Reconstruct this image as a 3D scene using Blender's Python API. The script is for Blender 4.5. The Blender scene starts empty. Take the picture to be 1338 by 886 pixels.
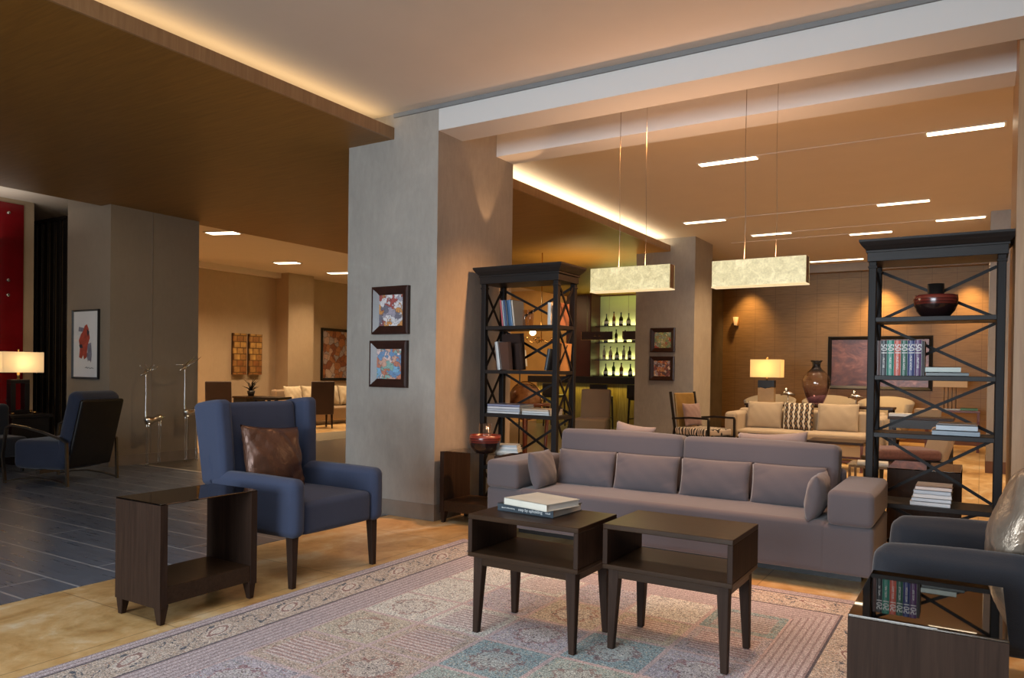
import bpy, bmesh, math, random
from mathutils import Vector, Matrix, Euler
random.seed(7)
SC = bpy.context.scene
COL = SC.collection
PI = math.pi

# ------------------------------------------------------------------ materials
class NG:
    """small helper around a node tree"""
    def __init__(s, m):
        m.use_nodes = True
        s.t = m.node_tree; s.n = s.t.nodes; s.l = s.t.links
        s.n.clear()
        s.out = s.n.new('ShaderNodeOutputMaterial')
    def new(s, k, **kw):
        nd = s.n.new(k)
        for a, b in kw.items(): setattr(nd, a, b)
        return nd
    def link(s, a, b): s.l.new(a, b)
    def put(s, sock, v):
        if isinstance(v, bpy.types.NodeSocket): s.l.new(v, sock)
        elif v is not None: sock.default_value = v
    def math(s, op, a, b=None, c=None):
        nd = s.new('ShaderNodeMath', operation=op)
        s.put(nd.inputs[0], a); s.put(nd.inputs[1], b)
        if c is not None: s.put(nd.inputs[2], c)
        return nd.outputs[0]
    def mix(s, f, a, b, blend='MIX'):
        nd = s.new('ShaderNodeMix', data_type='RGBA', blend_type=blend)
        s.put(nd.inputs[0], f); s.put(nd.inputs[6], a); s.put(nd.inputs[7], b)
        return nd.outputs[2]
    def coord(s, scale=(1, 1, 1), loc=(0, 0, 0), rot=(0, 0, 0), kind='Object'):
        tc = s.new('ShaderNodeTexCoord'); mp = s.new('ShaderNodeMapping')
        mp.inputs['Scale'].default_value = scale; mp.inputs['Location'].default_value = loc
        mp.inputs['Rotation'].default_value = rot
        s.l.new(tc.outputs[kind], mp.inputs[0]); return mp.outputs[0]
    def noise(s, vec, scale, detail=3, rough=.55, dist=0.):
        nd = s.new('ShaderNodeTexNoise')
        s.put(nd.inputs['Vector'], vec)
        nd.inputs['Scale'].default_value = scale; nd.inputs['Detail'].default_value = detail
        nd.inputs['Roughness'].default_value = rough; nd.inputs['Distortion'].default_value = dist
        return nd.outputs[0]
    def ramp(s, f, stops, interp='LINEAR'):
        nd = s.new('ShaderNodeValToRGB'); cr = nd.color_ramp; cr.interpolation = interp
        while len(cr.elements) < len(stops): cr.elements.new(.5)
        for e, (p, c) in zip(cr.elements, stops):
            e.position = p; e.color = (*c, 1) if len(c) == 3 else c
        s.put(nd.inputs[0], f); return nd.outputs[0]
    def bsdf(s, col, rough=.5, metal=0., spec=.5, bump=None, bstr=.2, bdist=.01, **kw):
        b = s.new('ShaderNodeBsdfPrincipled')
        s.put(b.inputs['Base Color'], col if isinstance(col, bpy.types.NodeSocket) else (*col, 1))
        s.put(b.inputs['Roughness'], rough); s.put(b.inputs['Metallic'], metal)
        b.inputs['Specular IOR Level'].default_value = spec
        for k, v in kw.items(): s.put(b.inputs[k.replace('_', ' ')], v)
        if bump is not None:
            bp = s.new('ShaderNodeBump'); bp.inputs['Strength'].default_value = bstr
            bp.inputs['Distance'].default_value = bdist
            s.l.new(bump, bp.inputs['Height']); s.l.new(bp.outputs[0], b.inputs['Normal'])
        s.l.new(b.outputs[0], s.out.inputs[0]); return b

MATS = {}
def mat(name):
    m = bpy.data.materials.new(name); MATS[name] = m; return NG(m)
def mul(c, k): return tuple(x*k for x in c)

def m_noise(name, c, rough=.6, var=.2, scale=8, spec=.4, metal=0., bump=.0, bscale=60, stretch=(1, 1, 1), detail=4, **kw):
    g = mat(name); v = g.coord(stretch)
    n = g.noise(v, scale, detail)
    col = g.ramp(n, [(.25, mul(c, 1-var)), (.75, mul(c, 1+var))])
    b = g.noise(v, bscale, 2) if bump else None
    g.bsdf(col, rough, metal, spec, b, bump, .004, **kw)
    return MATS[name]
def m_wood(name, c, rough=.35, axis=2, var=.35, spec=.5, scale=1.0, **kw):
    g = mat(name); st = [26*scale, 26*scale, 26*scale]; st[axis] = 1.2*scale
    v = g.coord(tuple(st)); n = g.noise(v, 2.2, 5, .6, .6)
    col = g.ramp(n, [(.2, mul(c, 1-var)), (.55, c), (.85, mul(c, 1+var))])
    g.bsdf(col, rough, 0, spec, n, .08, .002, **kw); return MATS[name]
def m_fabric(name, c, rough=.9, var=.12, weave=420, bump=.25, sheen=.25):
    g = mat(name); v = g.coord()
    n1 = g.noise(v, 3, 3); n2 = g.noise(v, weave, 1)
    f = g.math('ADD', g.math('MULTIPLY', n1, .6), g.math('MULTIPLY', n2, .4))
    col = g.ramp(f, [(.3, mul(c, 1-var)), (.7, mul(c, 1+var))])
    h = g.math('ADD', g.math('MULTIPLY', n2, .35), g.noise(v, 9, 3))
    b = g.bsdf(col, rough, 0, .25, h, bump, .012, Sheen_Weight=sheen); return MATS[name]
def m_emit(name, c, strength, tex=None):
    g = mat(name); e = g.new('ShaderNodeEmission'); e.inputs[0].default_value = (*c, 1); e.inputs[1].default_value = strength
    g.link(e.outputs[0], g.out.inputs[0]); return MATS[name]
def m_glass(name, tint, gloss_rough=.02, base_reflect=.06, refl=(1, 1, 1), ior=1.5):
    """thin sheet glass: tinted see-through plus a clear mirror reflection"""
    g = mat(name); tr = g.new('ShaderNodeBsdfTransparent'); tr.inputs[0].default_value = (*tint, 1)
    gl = g.new('ShaderNodeBsdfGlossy'); gl.inputs[0].default_value = (*refl, 1); gl.inputs['Roughness'].default_value = gloss_rough
    fr = g.new('ShaderNodeFresnel'); fr.inputs[0].default_value = ior
    ge = g.new('ShaderNodeNewGeometry')
    f = g.math('MULTIPLY', g.math('ADD', fr.outputs[0], base_reflect), g.math('SUBTRACT', 1, ge.outputs['Backfacing']))
    mx = g.new('ShaderNodeMixShader'); g.link(f, mx.inputs[0]); g.link(tr.outputs[0], mx.inputs[1]); g.link(gl.outputs[0], mx.inputs[2])
    g.link(mx.outputs[0], g.out.inputs[0]); return MATS[name]

# --- surfaces of the room
def m_plaster(name, c, var=.16):
    g = mat(name); v = g.coord()
    n1 = g.noise(v, 2.2, 5, .65, .8); n2 = g.noise(g.coord((9, 9, 3)), 2.5, 5, .7)
    f = g.math('ADD', g.math('MULTIPLY', n1, .55), g.math('MULTIPLY', n2, .45))
    col = g.ramp(f, [(.3, mul(c, 1-var)), (.52, c), (.72, mul(c, 1+var))])
    g.bsdf(col, .55, 0, .35, n2, .12, .01); return MATS[name]
m_plaster('plaster', (.33, .30, .265))
m_plaster('olive_plaster', (.26, .215, .165), .08)
m_plaster('lobby_plaster', (.46, .35, .235), .07)
m_noise('ceiling_paint', (.68, .60, .52), .75, .02, 3)
m_noise('beam_paint', (.60, .585, .57), .65, .01, 3)
m_noise('shadow_gap', (.2, .2, .2), .8, .05)
m_noise('gold_wall', (.50, .27, .075), .5, .12, 3)
m_noise('skirting', (.23, .19, .155), .5, .12, 6)
m_noise('brown_skirting', (.16, .075, .04), .4, .15, 6)
g = mat('ceiling_wood'); v = g.coord((2.0, 26, 26)); n = g.noise(v, 1.4, 6, .6, .4)
g.bsdf(g.ramp(n, [(.25, (.205, .098, .015)), (.55, (.27, .13, .021)), (.8, (.325, .16, .03))]), .5, 0, .5, n, .05, .002)
g = mat('fascia_wood'); v = g.coord((26, 26, 2.0)); n = g.noise(v, 1.4, 6, .6, .4)
g.bsdf(g.ramp(n, [(.25, (.27, .15, .07)), (.55, (.34, .20, .095)), (.8, (.40, .245, .125))]), .4, 0, .4)
# stone floor: warm travertine / sandstone slabs
g = mat('stone'); v = g.coord()
n1 = g.noise(g.coord((1, .55, 1)), 2.2, 7, .62, 1.2); n2 = g.noise(v, 11, 5, .7, .5)
f = g.math('ADD', g.math('MULTIPLY', n1, .7), g.math('MULTIPLY', n2, .3))
c = g.ramp(f, [(.34, (.40, .21, .07)), (.45, (.60, .37, .145)), (.54, (.72, .49, .23)), (.64, (.82, .68, .46))])
br = g.new('ShaderNodeTexBrick'); g.link(g.coord(), br.inputs[0]); br.offset = 0
for k, vv in (('Scale', 1), ('Mortar Size', .004), ('Brick Width', 1.15), ('Row Height', 1.15)): br.inputs[k].default_value = vv
c = g.mix(g.math('MULTIPLY', br.outputs['Fac'], .55), c, (.16, .09, .04, 1))
g.bsdf(c, g.math('ADD', .22, g.math('MULTIPLY', n2, .2)), 0, .5)
# dark wood-look tiles in the passage
g = mat('dark_tile'); v = g.coord()
br = g.new('ShaderNodeTexBrick'); g.link(v, br.inputs[0]); br.offset = .5
for k, vv in (('Scale', 1), ('Mortar Size', .008), ('Brick Width', 2.4), ('Row Height', .3), ('Mortar Smooth', .2)): br.inputs[k].default_value = vv
br.inputs['Color1'].default_value = (.10, .122, .165, 1); br.inputs['Color2'].default_value = (.12, .145, .192, 1)
br.inputs['Mortar'].default_value = (.34, .36, .4, 1)
n = g.noise(g.coord((1.5, 22, 1)), 2, 5)
c = g.mix(.45, br.outputs[0], g.ramp(n, [(.3, (.3, .3, .3)), (.7, (1.5, 1.5, 1.5))]), 'MULTIPLY')
g.bsdf(c, g.math('ADD', .2, g.math('MULTIPLY', n, .2)), 0, .5)
m_noise('grey_tile', (.13, .118, .1), .3, .2, 5, stretch=(1, 6, 1))
m_noise('pale_line', (.55, .5, .42), .4, .1)
m_noise('grey_carpet', (.24, .21, .155), .95, .2, 30, bump=.3, bscale=200)
# back wall: wooden tiles in a grid of thin joints
g = mat('panel_wall'); v = g.coord((1, 1, 1), rot=(PI/2, 0, 0))
br = g.new('ShaderNodeTexBrick'); g.link(v, br.inputs[0]); br.offset = 0
for k, vv in (('Scale', 1), ('Mortar Size', .006), ('Brick Width', .42), ('Row Height', .3)): br.inputs[k].default_value = vv
n = g.noise(g.coord((2, 2, 22)), 2, 5)
w = g.ramp(n, [(.25, (.24, .135, .046)), (.75, (.35, .205, .078))])
g.bsdf(g.mix(g.math('MULTIPLY', br.outputs['Fac'], .35), w, (.09, .05, .02, 1)), .45, 0, .4)
m_noise('bulkhead', (.3, .24, .19), .6, .06)
m_noise('bar_wall', (.045, .006, .004), .35, .2, 3)
g = mat('red_panel'); n = g.noise(g.coord(), 2.5, 4)
g.bsdf(g.ramp(n, [(.3, (.14, .003, .005)), (.7, (.21, .004, .009))]), .12, 0, .6)
m_noise('slat_black', (.012, .009, .008), .35, .3, 8)
m_noise('curtain', (.13, .095, .05), .8, .2, 4)

# --- furniture
m_wood('dark_wood', (.040, .021, .011), .33, 0, .45, .18)
m_wood('dark_wood_upright', (.040, .023, .016), .5, 2, .45, .1)
m_wood('case_wood', (.017, .0145, .014), .42, 2, .35, .1)
m_wood('case_shelf', (.02, .017, .016), .38, 0, .3, .14)
m_wood('red_wood', (.14, .035, .018), .3, 2, .35)
m_noise('black_wood', (.014, .011, .010), .35, .3, 12)
m_noise('metal_frame', (.2, .16, .12), .3, .1, 10, metal=.9)
m_noise('silver', (.72, .69, .63), .22, .06, 20, metal=1)
m_noise('gold_metal', (.75, .45, .17), .25, .1, 10, metal=1)
m_fabric('sofa_fabric', (.108, .094, .102), .92, .05, 300, .18)
m_fabric('blue_fabric', (.042, .054, .098), .88, .12, 300, .2, .12)
m_fabric('blue_chair_fabric', (.03, .036, .062), .88, .15, 300, .2)
m_fabric('navy_fabric', (.023, .0245, .031), .88, .15, 300, .25)
m_fabric('beige_fabric', (.44, .345, .235), .9, .06)
m_fabric('cream_fabric', (.62, .52, .36), .9, .05)
m_noise('bronze_lacquer', (.42, .27, .13), .25, .1, 8)
m_fabric('tan_fabric', (.34, .24, .15), .9, .08)
m_fabric('pink_fabric', (.30, .19, .165), .85, .1)
m_fabric('taupe_fabric', (.26, .195, .175), .9, .08)
m_fabric('plum_fabric', (.16, .075, .065), .9, .3, 40)
m_fabric('brown_leather', (.055, .03, .02), .45, .15, 100, .1)
def m_satin(name, c, metal=.35, rough=.33):
    g = mat(name); v = g.coord(); w = g.noise(g.coord((1, 3, 1)), 6, 4, .6, 1.5)
    g.bsdf(g.ramp(w, [(.3, mul(c, .8)), (.7, mul(c, 1.2))]), rough, metal, .5, w, .3, .03); return MATS[name]
m_satin('copper_satin', (.11, .05, .03))
m_satin('silver_satin', (.36, .29, .225), .55, .3)
m_glass('dark_glass', (.16, .135, .11), .015, .10, (.95, .9, .85))
m_glass('clear_glass', (.94, .96, .95), .01, .02)
m_glass('smoke_glass', (.93, .87, .84), .01, .05)
g = mat('vase_glass'); z = g.new('ShaderNodeSeparateXYZ'); g.link(g.coord(), z.inputs[0])
tint = g.ramp(g.math('MULTIPLY', z.outputs[2], 1.35), [(0, (.5, .4, .5)), (.18, (.72, .63, .74)), (.38, (.86, .80, .84)), (.46, (.955, .925, .92)), (.72, (.93, .89, .87)), (.82, (.3, .25, .25)), (1, (.22, .18, .18))])
tr = g.new('ShaderNodeBsdfTransparent'); g.link(tint, tr.inputs[0]); gl = g.new('ShaderNodeBsdfGlossy'); gl.inputs['Roughness'].default_value = .03
fr = g.new('ShaderNodeFresnel'); mx = g.new('ShaderNodeMixShader'); ge = g.new('ShaderNodeNewGeometry'); g.link(g.math('MULTIPLY', g.math('ADD', fr.outputs[0], .03), g.math('SUBTRACT', 1, ge.outputs['Backfacing'])), mx.inputs[0]); g.link(tr.outputs[0], mx.inputs[1]); g.link(gl.outputs[0], mx.inputs[2]); g.link(mx.outputs[0], g.out.inputs[0])
# lacquer bowl: dark body with red ribbed bands near the rim
g = mat('lacquer'); z = g.new('ShaderNodeSeparateXYZ'); g.link(g.coord(), z.inputs[0])
c = g.ramp(g.math('MULTIPLY', z.outputs[2], 6.5), [(0, (.012, .006, .006)), (.55, (.014, .006, .006)), (.6, (.12, .018, .012)), (.68, (.05, .01, .008)), (.73, (.17, .028, .018)), (.80, (.06, .01, .008)), (.85, (.2, .035, .022)), (1, (.13, .022, .016))])
g.bsdf(c, .2, 0, .6)
# lamp shades and pendants
def m_shade(name, c, strength, spot=.4):
    g = mat(name); d = g.new('ShaderNodeBsdfDiffuse'); d.inputs[0].default_value = (.8, .7, .5, 1)
    tl = g.new('ShaderNodeBsdfTranslucent'); tl.inputs[0].default_value = (*c, 1)
    e = g.new('ShaderNodeEmission'); e.inputs[0].default_value = (*c, 1); e.inputs[1].default_value = strength
    m1 = g.new('ShaderNodeMixShader'); m1.inputs[0].default_value = .6
    g.link(d.outputs[0], m1.inputs[1]); g.link(tl.outputs[0], m1.inputs[2])
    a = g.new('ShaderNodeAddShader'); g.link(m1.outputs[0], a.inputs[0]); g.link(e.outputs[0], a.inputs[1])
    g.link(a.outputs[0], g.out.inputs[0]); return MATS[name]
m_shade('shade_amber', (1, .80, .45), .12)
m_shade('shade_cream', (1, .88, .66), .12)
m_shade('shade_dim', (.7, .48, .25), .12)
g = mat('pendant_leaf'); v = g.coord(); n = g.noise(v, 16, 6, .65, 1.); n2 = g.noise(v, 70, 3)
f = g.math('ADD', g.math('MULTIPLY', n, .7), g.math('MULTIPLY', n2, .3))
ec = g.ramp(f, [(.3, (.40, .31, .11)), (.5, (.64, .54, .24)), (.7, (.95, .85, .48))])
e = g.new('ShaderNodeEmission'); g.link(ec, e.inputs[0]); e.inputs[1].default_value = .62
d = g.bsdf(g.ramp(f, [(.3, (.35, .28, .14)), (.7, (.6, .5, .3))]), .4)
a = g.new('ShaderNodeAddShader'); g.link(d.outputs[0], a.inputs[0]); g.link(e.outputs[0], a.inputs[1]); g.link(a.outputs[0], g.out.inputs[0])
m_emit('pendant_edge', (1, .72, .4), 1.1)
m_emit('strip_glow', (1, .84, .58), 6.)
m_emit('cove_glow', (1, .72, .38), 3.0)
m_emit('cove_glow_bright', (1, .83, .55), 9.)
m_emit('bulb', (1, .7, .35), 14)
# back panel of the bar niche: plain pale green, lit by the shelf LEDs
m_noise('niche_green', (.64, .70, .36), .6, .05, 2)
g = mat('gold_counter'); n = g.noise(g.coord((14, 14, 1)), 3, 4)
g.bsdf(g.ramp(n, [(.3, (.16, .11, .02)), (.7, (.36, .27, .06))]), .4, .2)
m_noise('gold_satin', (.36, .22, .07), .3, .2, 6, metal=.3)
def m_bottle(name, c):
    g = mat(name); g.bsdf(g.ramp(g.noise(g.coord(), 6), [(.3, mul(c, .8)), (.7, c)]), .08, 0, .6)
m_bottle('bottle_dark', (.01, .012, .008)); m_bottle('bottle_amber', (.2, .07, .02)); m_bottle('bottle_green', (.05, .09, .03)); m_bottle('bottle_pale', (.55, .52, .38))
m_noise('paper', (.74, .72, .66), .7, .06, 60, stretch=(1, 1, 40))
m_noise('label_white', (.8, .8, .78), .6, .02)
m_noise('picture_frame', (.035, .014, .01), .3, .25, 10)
m_noise('black_frame', (.012, .012, .013), .35, .2, 10)
m_noise('mat_board', (.72, .74, .76), .7, .03, 4)
def plain(name, c, rough=.45, var=.1): return m_noise(name, c, rough, var, 14)

# --- pictures
def m_abstract(name, cols, scale, dist=.6, axis=(1, 1, 1)):
    g = mat(name); v = g.coord(axis)
    nz = g.new('ShaderNodeTexNoise'); g.link(v, nz.inputs[0]); nz.inputs['Scale'].default_value = scale*1.5; nz.inputs['Detail'].default_value = 3
    v2 = g.mix(dist*.15, v, nz.outputs[1], 'ADD')
    vo = g.new('ShaderNodeTexVoronoi'); g.link(v2, vo.inputs[0]); vo.inputs['Scale'].default_value = scale
    sp = g.new('ShaderNodeSeparateColor'); g.link(vo.outputs['Color'], sp.inputs[0])
    k = len(cols); stops = [(i/k, c) for i, c in enumerate(cols)]
    c = g.ramp(sp.outputs[0], stops, 'CONSTANT')
    ve = g.new('ShaderNodeTexVoronoi', feature='DISTANCE_TO_EDGE'); g.link(v2, ve.inputs[0]); ve.inputs['Scale'].default_value = scale
    edge = g.math('LESS_THAN', ve.outputs[0], .05)
    c = g.mix(g.math('MULTIPLY', edge, .45), c, (.04, .03, .04, 1))
    n = g.noise(v, scale*5, 4)
    c = g.mix(.35, c, g.ramp(n, [(.3, (.45, .42, .4)), (.7, (1.4, 1.4, 1.4))]), 'MULTIPLY')
    g.bsdf(c, .35, 0, .4); return MATS[name]
m_abstract('art_grey_orange', [(.66, .64, .66), (.17, .16, .2), (.70, .67, .68), (.58, .27, .09), (.36, .33, .4), (.36, .09, .08), (.62, .6, .62)], 15, 1.1)
m_abstract('art_blue_pink', [(.6, .36, .28), (.2, .4, .58), (.5, .2, .13), (.25, .42, .38), (.7, .55, .52), (.16, .28, .46)], 15, 1.1)
m_abstract('art_green_red', [(.45, .5, .2), (.45, .08, .06), (.2, .32, .2), (.68, .64, .42), (.3, .45, .4), (.4, .3, .15)], 18, 1.1)
m_abstract('art_orange_white', [(.56, .2, .07), (.74, .62, .52), (.25, .09, .08), (.66, .34, .14), (.4, .38, .44), (.12, .07, .07)], 18, 1.1)
m_abstract('art_lobby', [(.50, .34, .28), (.36, .33, .36), (.40, .18, .09), (.52, .40, .33), (.26, .10, .06), (.42, .36, .38)], 6)
def m_cells(name):
    g = mat(name); v = g.coord()
    br = g.new('ShaderNodeTexBrick'); mp = g.coord(rot=(0, PI/2, 0)); sw = g.new('ShaderNodeSeparateXYZ'); g.link(g.coord(), sw.inputs[0])
    cb = g.new('ShaderNodeCombineXYZ'); g.link(sw.outputs[1], cb.inputs[0]); g.link(sw.outputs[2], cb.inputs[1]); g.link(cb.outputs[0], br.inputs[0])
    br.inputs['Scale'].default_value = 1; br.inputs['Brick Width'].default_value = .17; br.inputs['Row Height'].default_value = .14; br.inputs['Mortar Size'].default_value = .012
    br.inputs['Color1'].default_value = (.46, .30, .11, 1); br.inputs['Color2'].default_value = (.20, .07, .025, 1); br.inputs['Mortar'].default_value = (.12, .06, .02, 1)
    n = g.noise(v, 9, 4)
    g.bsdf(g.mix(.5, br.outputs[0], g.ramp(n, [(.3, (.25, .13, .07)), (.5, (.55, .42, .2)), (.7, (.85, .75, .45))]), 'OVERLAY'), .45)
m_cells('art_mosaic')
g = mat('art_copper'); v = g.coord((1, 1, 1.6)); n = g.noise(v, 2.2, 7, .62, 2.2)
g.bsdf(g.ramp(n, [(.3, (.04, .014, .009)), (.5, (.13, .036, .018)), (.62, (.22, .07, .035)), (.78, (.36, .16, .09))]), .3, .15)

# --- textiles with a pattern
g = mat('zebra'); w = g.new('ShaderNodeTexWave'); g.link(g.coord((1, 1, .4)), w.inputs[0]); w.inputs['Scale'].default_value = 7; w.inputs['Distortion'].default_value = 9; w.inputs['Detail'].default_value = 2
g.bsdf(g.ramp(w.outputs[1], [(.42, (.025, .02, .018)), (.5, (.6, .5, .4))]), .85)
g = mat('harlequin'); sp = g.new('ShaderNodeSeparateXYZ'); g.link(g.coord(), sp.inputs[0])
u = g.math('MULTIPLY', sp.outputs[0], 82); vv = g.math('MULTIPLY', sp.outputs[2], 88)
s1 = g.math('SUBTRACT', g.math('MULTIPLY', g.math('SINE', g.math('ADD', u, g.math('MULTIPLY', g.math('SINE', g.math('MULTIPLY', vv, .5)), .5))), .75), g.math('MULTIPLY', g.math('SINE', vv), .3))
g.bsdf(g.ramp(g.math('ADD', g.math('MULTIPLY', s1, .5), .5), [(.12, (.2, .12, .06)), (.2, (.03, .022, .02)), (.62, (.62, .56, .44)), (.99, (.62, .56, .44))], 'CONSTANT'), .85)

# --- the rug (object coordinates in metres, origin at its front left corner)
RW, RL = 3.06, 4.15
g = mat('rug'); sp = g.new('ShaderNodeSeparateXYZ'); g.link(g.coord(), sp.inputs[0]); U, V = sp.outputs[0], sp.outputs[1]
M = g.math
d = M('MINIMUM', M('MINIMUM', U, M('SUBTRACT', RW, U)), M('MINIMUM', V, M('SUBTRACT', RL, V)))
cu = M('DIVIDE', M('SUBTRACT', U, .54), .396); cv = M('DIVIDE', M('SUBTRACT', V, .54), .3838)
ci, cj = M('FLOOR', cu), M('FLOOR', cv); fu, fv = M('FRACT', cu), M('FRACT', cv)
cb = g.new('ShaderNodeCombineXYZ'); g.link(ci, cb.inputs[0]); g.link(cj, cb.inputs[1])
wn = g.new('ShaderNodeTexWhiteNoise', noise_dimensions='2D'); g.link(cb.outputs[0], wn.inputs[0])
rc = g.new('ShaderNodeSeparateColor'); g.link(wn.outputs[1], rc.inputs[0])
pal = [(.66, .65, .61), (.28, .385, .42), (.52, .41, .34), (.46, .42, .48), (.70, .68, .64), (.38, .45, .42), (.54, .48, .39)]
cell = g.ramp(rc.outputs[0], [(i/len(pal), c) for i, c in enumerate(pal)], 'CONSTANT')
# motifs: fine scroll lines, scattered flowers, a medallion or stripes in some squares
vs = g.new('ShaderNodeTexVoronoi', feature='DISTANCE_TO_EDGE'); g.link(g.coord(), vs.inputs[0]); vs.inputs['Scale'].default_value = 46
nv = g.noise(g.coord(), 34, 2, .6, .8)
vine = M('LESS_THAN', M('ABSOLUTE', M('SUBTRACT', nv, .5)), .022)
nw = g.noise(g.coord(loc=(3, 5, 0)), 46, 2, .6, .8)
pale = M('LESS_THAN', M('ABSOLUTE', M('SUBTRACT', nw, .52)), .03)
vd = g.new('ShaderNodeTexVoronoi'); g.link(g.coord(), vd.inputs[0]); vd.inputs['Scale'].default_value = 105
dots = M('LESS_THAN', vd.outputs[0], .2)
vf = g.new('ShaderNodeTexVoronoi'); g.link(g.coord(), vf.inputs[0]); vf.inputs['Scale'].default_value = 62
fl = M('LESS_THAN', vf.outputs[0], .3)
fc = g.new('ShaderNodeSeparateColor'); g.link(vf.outputs['Color'], fc.inputs[0])
flc = g.ramp(fc.outputs[0], [(0, (.62, .57, .50)), (.3, (.34, .085, .07)), (.45, (.07, .085, .12)), (.6, (.56, .47, .33)), (.8, (.22, .33, .34))], 'CONSTANT')
col = g.mix(M('MULTIPLY', fl, .75), cell, flc)
col = g.mix(M('MULTIPLY', pale, .38), col, (.80, .77, .72, 1))
col = g.mix(M('MULTIPLY', vine, .6), col, (.12, .10, .10, 1))
col = g.mix(M('MULTIPLY', dots, .6), col, (.09, .09, .11, 1))
stripe = M('GREATER_THAN', M('SINE', M('ADD', M('MULTIPLY', V, 210), M('MULTIPLY', nv, 5))), .1)
ins = M('MULTIPLY', M('LESS_THAN', M('ABSOLUTE', M('SUBTRACT', fu, .5)), .36), M('LESS_THAN', M('ABSOLUTE', M('SUBTRACT', fv, .5)), .34))
sflag = M('MULTIPLY', M('GREATER_THAN', rc.outputs[1], .72), ins)
scol = g.mix(stripe, (.38, .24, .25, 1), (.68, .60, .60, 1))
col = g.mix(M('MULTIPLY', sflag, .6), col, scol)
wob = M('MULTIPLY', M('SUBTRACT', g.noise(g.coord(), 26, 3), .5), .42)
rr = M('ADD', wob, M('SQRT', M('ADD', M('POWER', M('MULTIPLY', M('SUBTRACT', fu, .5), 1.1), 2), M('POWER', M('SUBTRACT', fv, .5), 2))))
ring = M('LESS_THAN', M('ABSOLUTE', M('SUBTRACT', rr, .3)), .025); inr = M('LESS_THAN', rr, .28)
mflag = M('MULTIPLY', M('LESS_THAN', rc.outputs[1], .34), M('SUBTRACT', 1, sflag))
col = g.mix(M('MULTIPLY', M('MULTIPLY', mflag, inr), .4), col, (.62, .59, .55, 1))
col = g.mix(M('MULTIPLY', M('MULTIPLY', mflag, ring), .5), col, (.25, .07, .07, 1))
col = g.mix(M('MULTIPLY', M('MULTIPLY', M('MULTIPLY', mflag, inr), vine), .8), col, (.13, .1, .11, 1))
ed = M('MINIMUM', M('MINIMUM', fu, M('SUBTRACT', 1, fu)), M('MINIMUM', fv, M('SUBTRACT', 1, fv)))
col = g.mix(M('LESS_THAN', ed, .03), col, (.54, .43, .43, 1))
# border
gr0 = g.noise(g.coord(), 30, 2)
def band(a, b): return M('MULTIPLY', M('GREATER_THAN', d, a), M('LESS_THAN', d, b))
run = M('ADD', U, V)
mauve = g.mix(M('MULTIPLY', M('MAXIMUM', fl, pale), .25), (.46, .40, .42, 1), (.70, .66, .65, 1))
lines = M('GREATER_THAN', M('SINE', M('MULTIPLY', d, 190)), .55)
mauve2 = g.mix(M('MULTIPLY', lines, .55), mauve, (.23, .15, .16, 1))
scroll = M('LESS_THAN', M('ABSOLUTE', M('SUBTRACT', M('SUBTRACT', d, .2), M('MULTIPLY', M('SINE', M('MULTIPLY', M('ADD', run, M('MULTIPLY', wob, .3)), 28)), .07))), .012)
flor = g.mix(M('MULTIPLY', fl, .6), (.50, .41, .34, 1), flc)
flor = g.mix(M('MULTIPLY', pale, .6), flor, (.78, .73, .68, 1))
flor = g.mix(M('MULTIPLY', vine, .6), flor, (.10, .10, .13, 1))
flor = g.mix(M('MULTIPLY', dots, .55), flor, (.09, .1, .14, 1))
flor = g.mix(M('MULTIPLY', M('MULTIPLY', scroll, M('GREATER_THAN', gr0, .47)), .85), flor, (.07, .09, .125, 1))
# cream medallions along the middle of the floral band
mm = M('SUBTRACT', M('FRACT', M('DIVIDE', run, .449)), .5)
mdist = M('ADD', M('MULTIPLY', wob, .12), M('SQRT', M('ADD', M('POWER', M('MULTIPLY', mm, .449), 2), M('POWER', M('MULTIPLY', M('SUBTRACT', d, .2), 1.2), 2))))
flor = g.mix(M('MULTIPLY', M('LESS_THAN', mdist, .075), .7), flor, (.64, .58, .53, 1))
flor = g.mix(M('MULTIPLY', M('LESS_THAN', M('ABSOLUTE', M('SUBTRACT', mdist, .05)), .008), .8), flor, (.25, .13, .12, 1))
col = g.mix(M('LESS_THAN', d, .54), col, mauve2)
col = g.mix(band(.085, .33), col, flor)
col = g.mix(band(.078, .09), col, (.12, .11, .13, 1)); col = g.mix(band(.322, .334), col, (.12, .11, .13, 1))
gr = g.noise(g.coord(), 150, 3, .75)
col = g.mix(.8, col, g.ramp(gr, [(.32, (.2, .19, .2)), (.5, (1, 1, 1)), (.68, (2, 2, 2))]), 'MULTIPLY')
g.bsdf(col, .97, 0, .1, gr, .3, .006)

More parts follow.
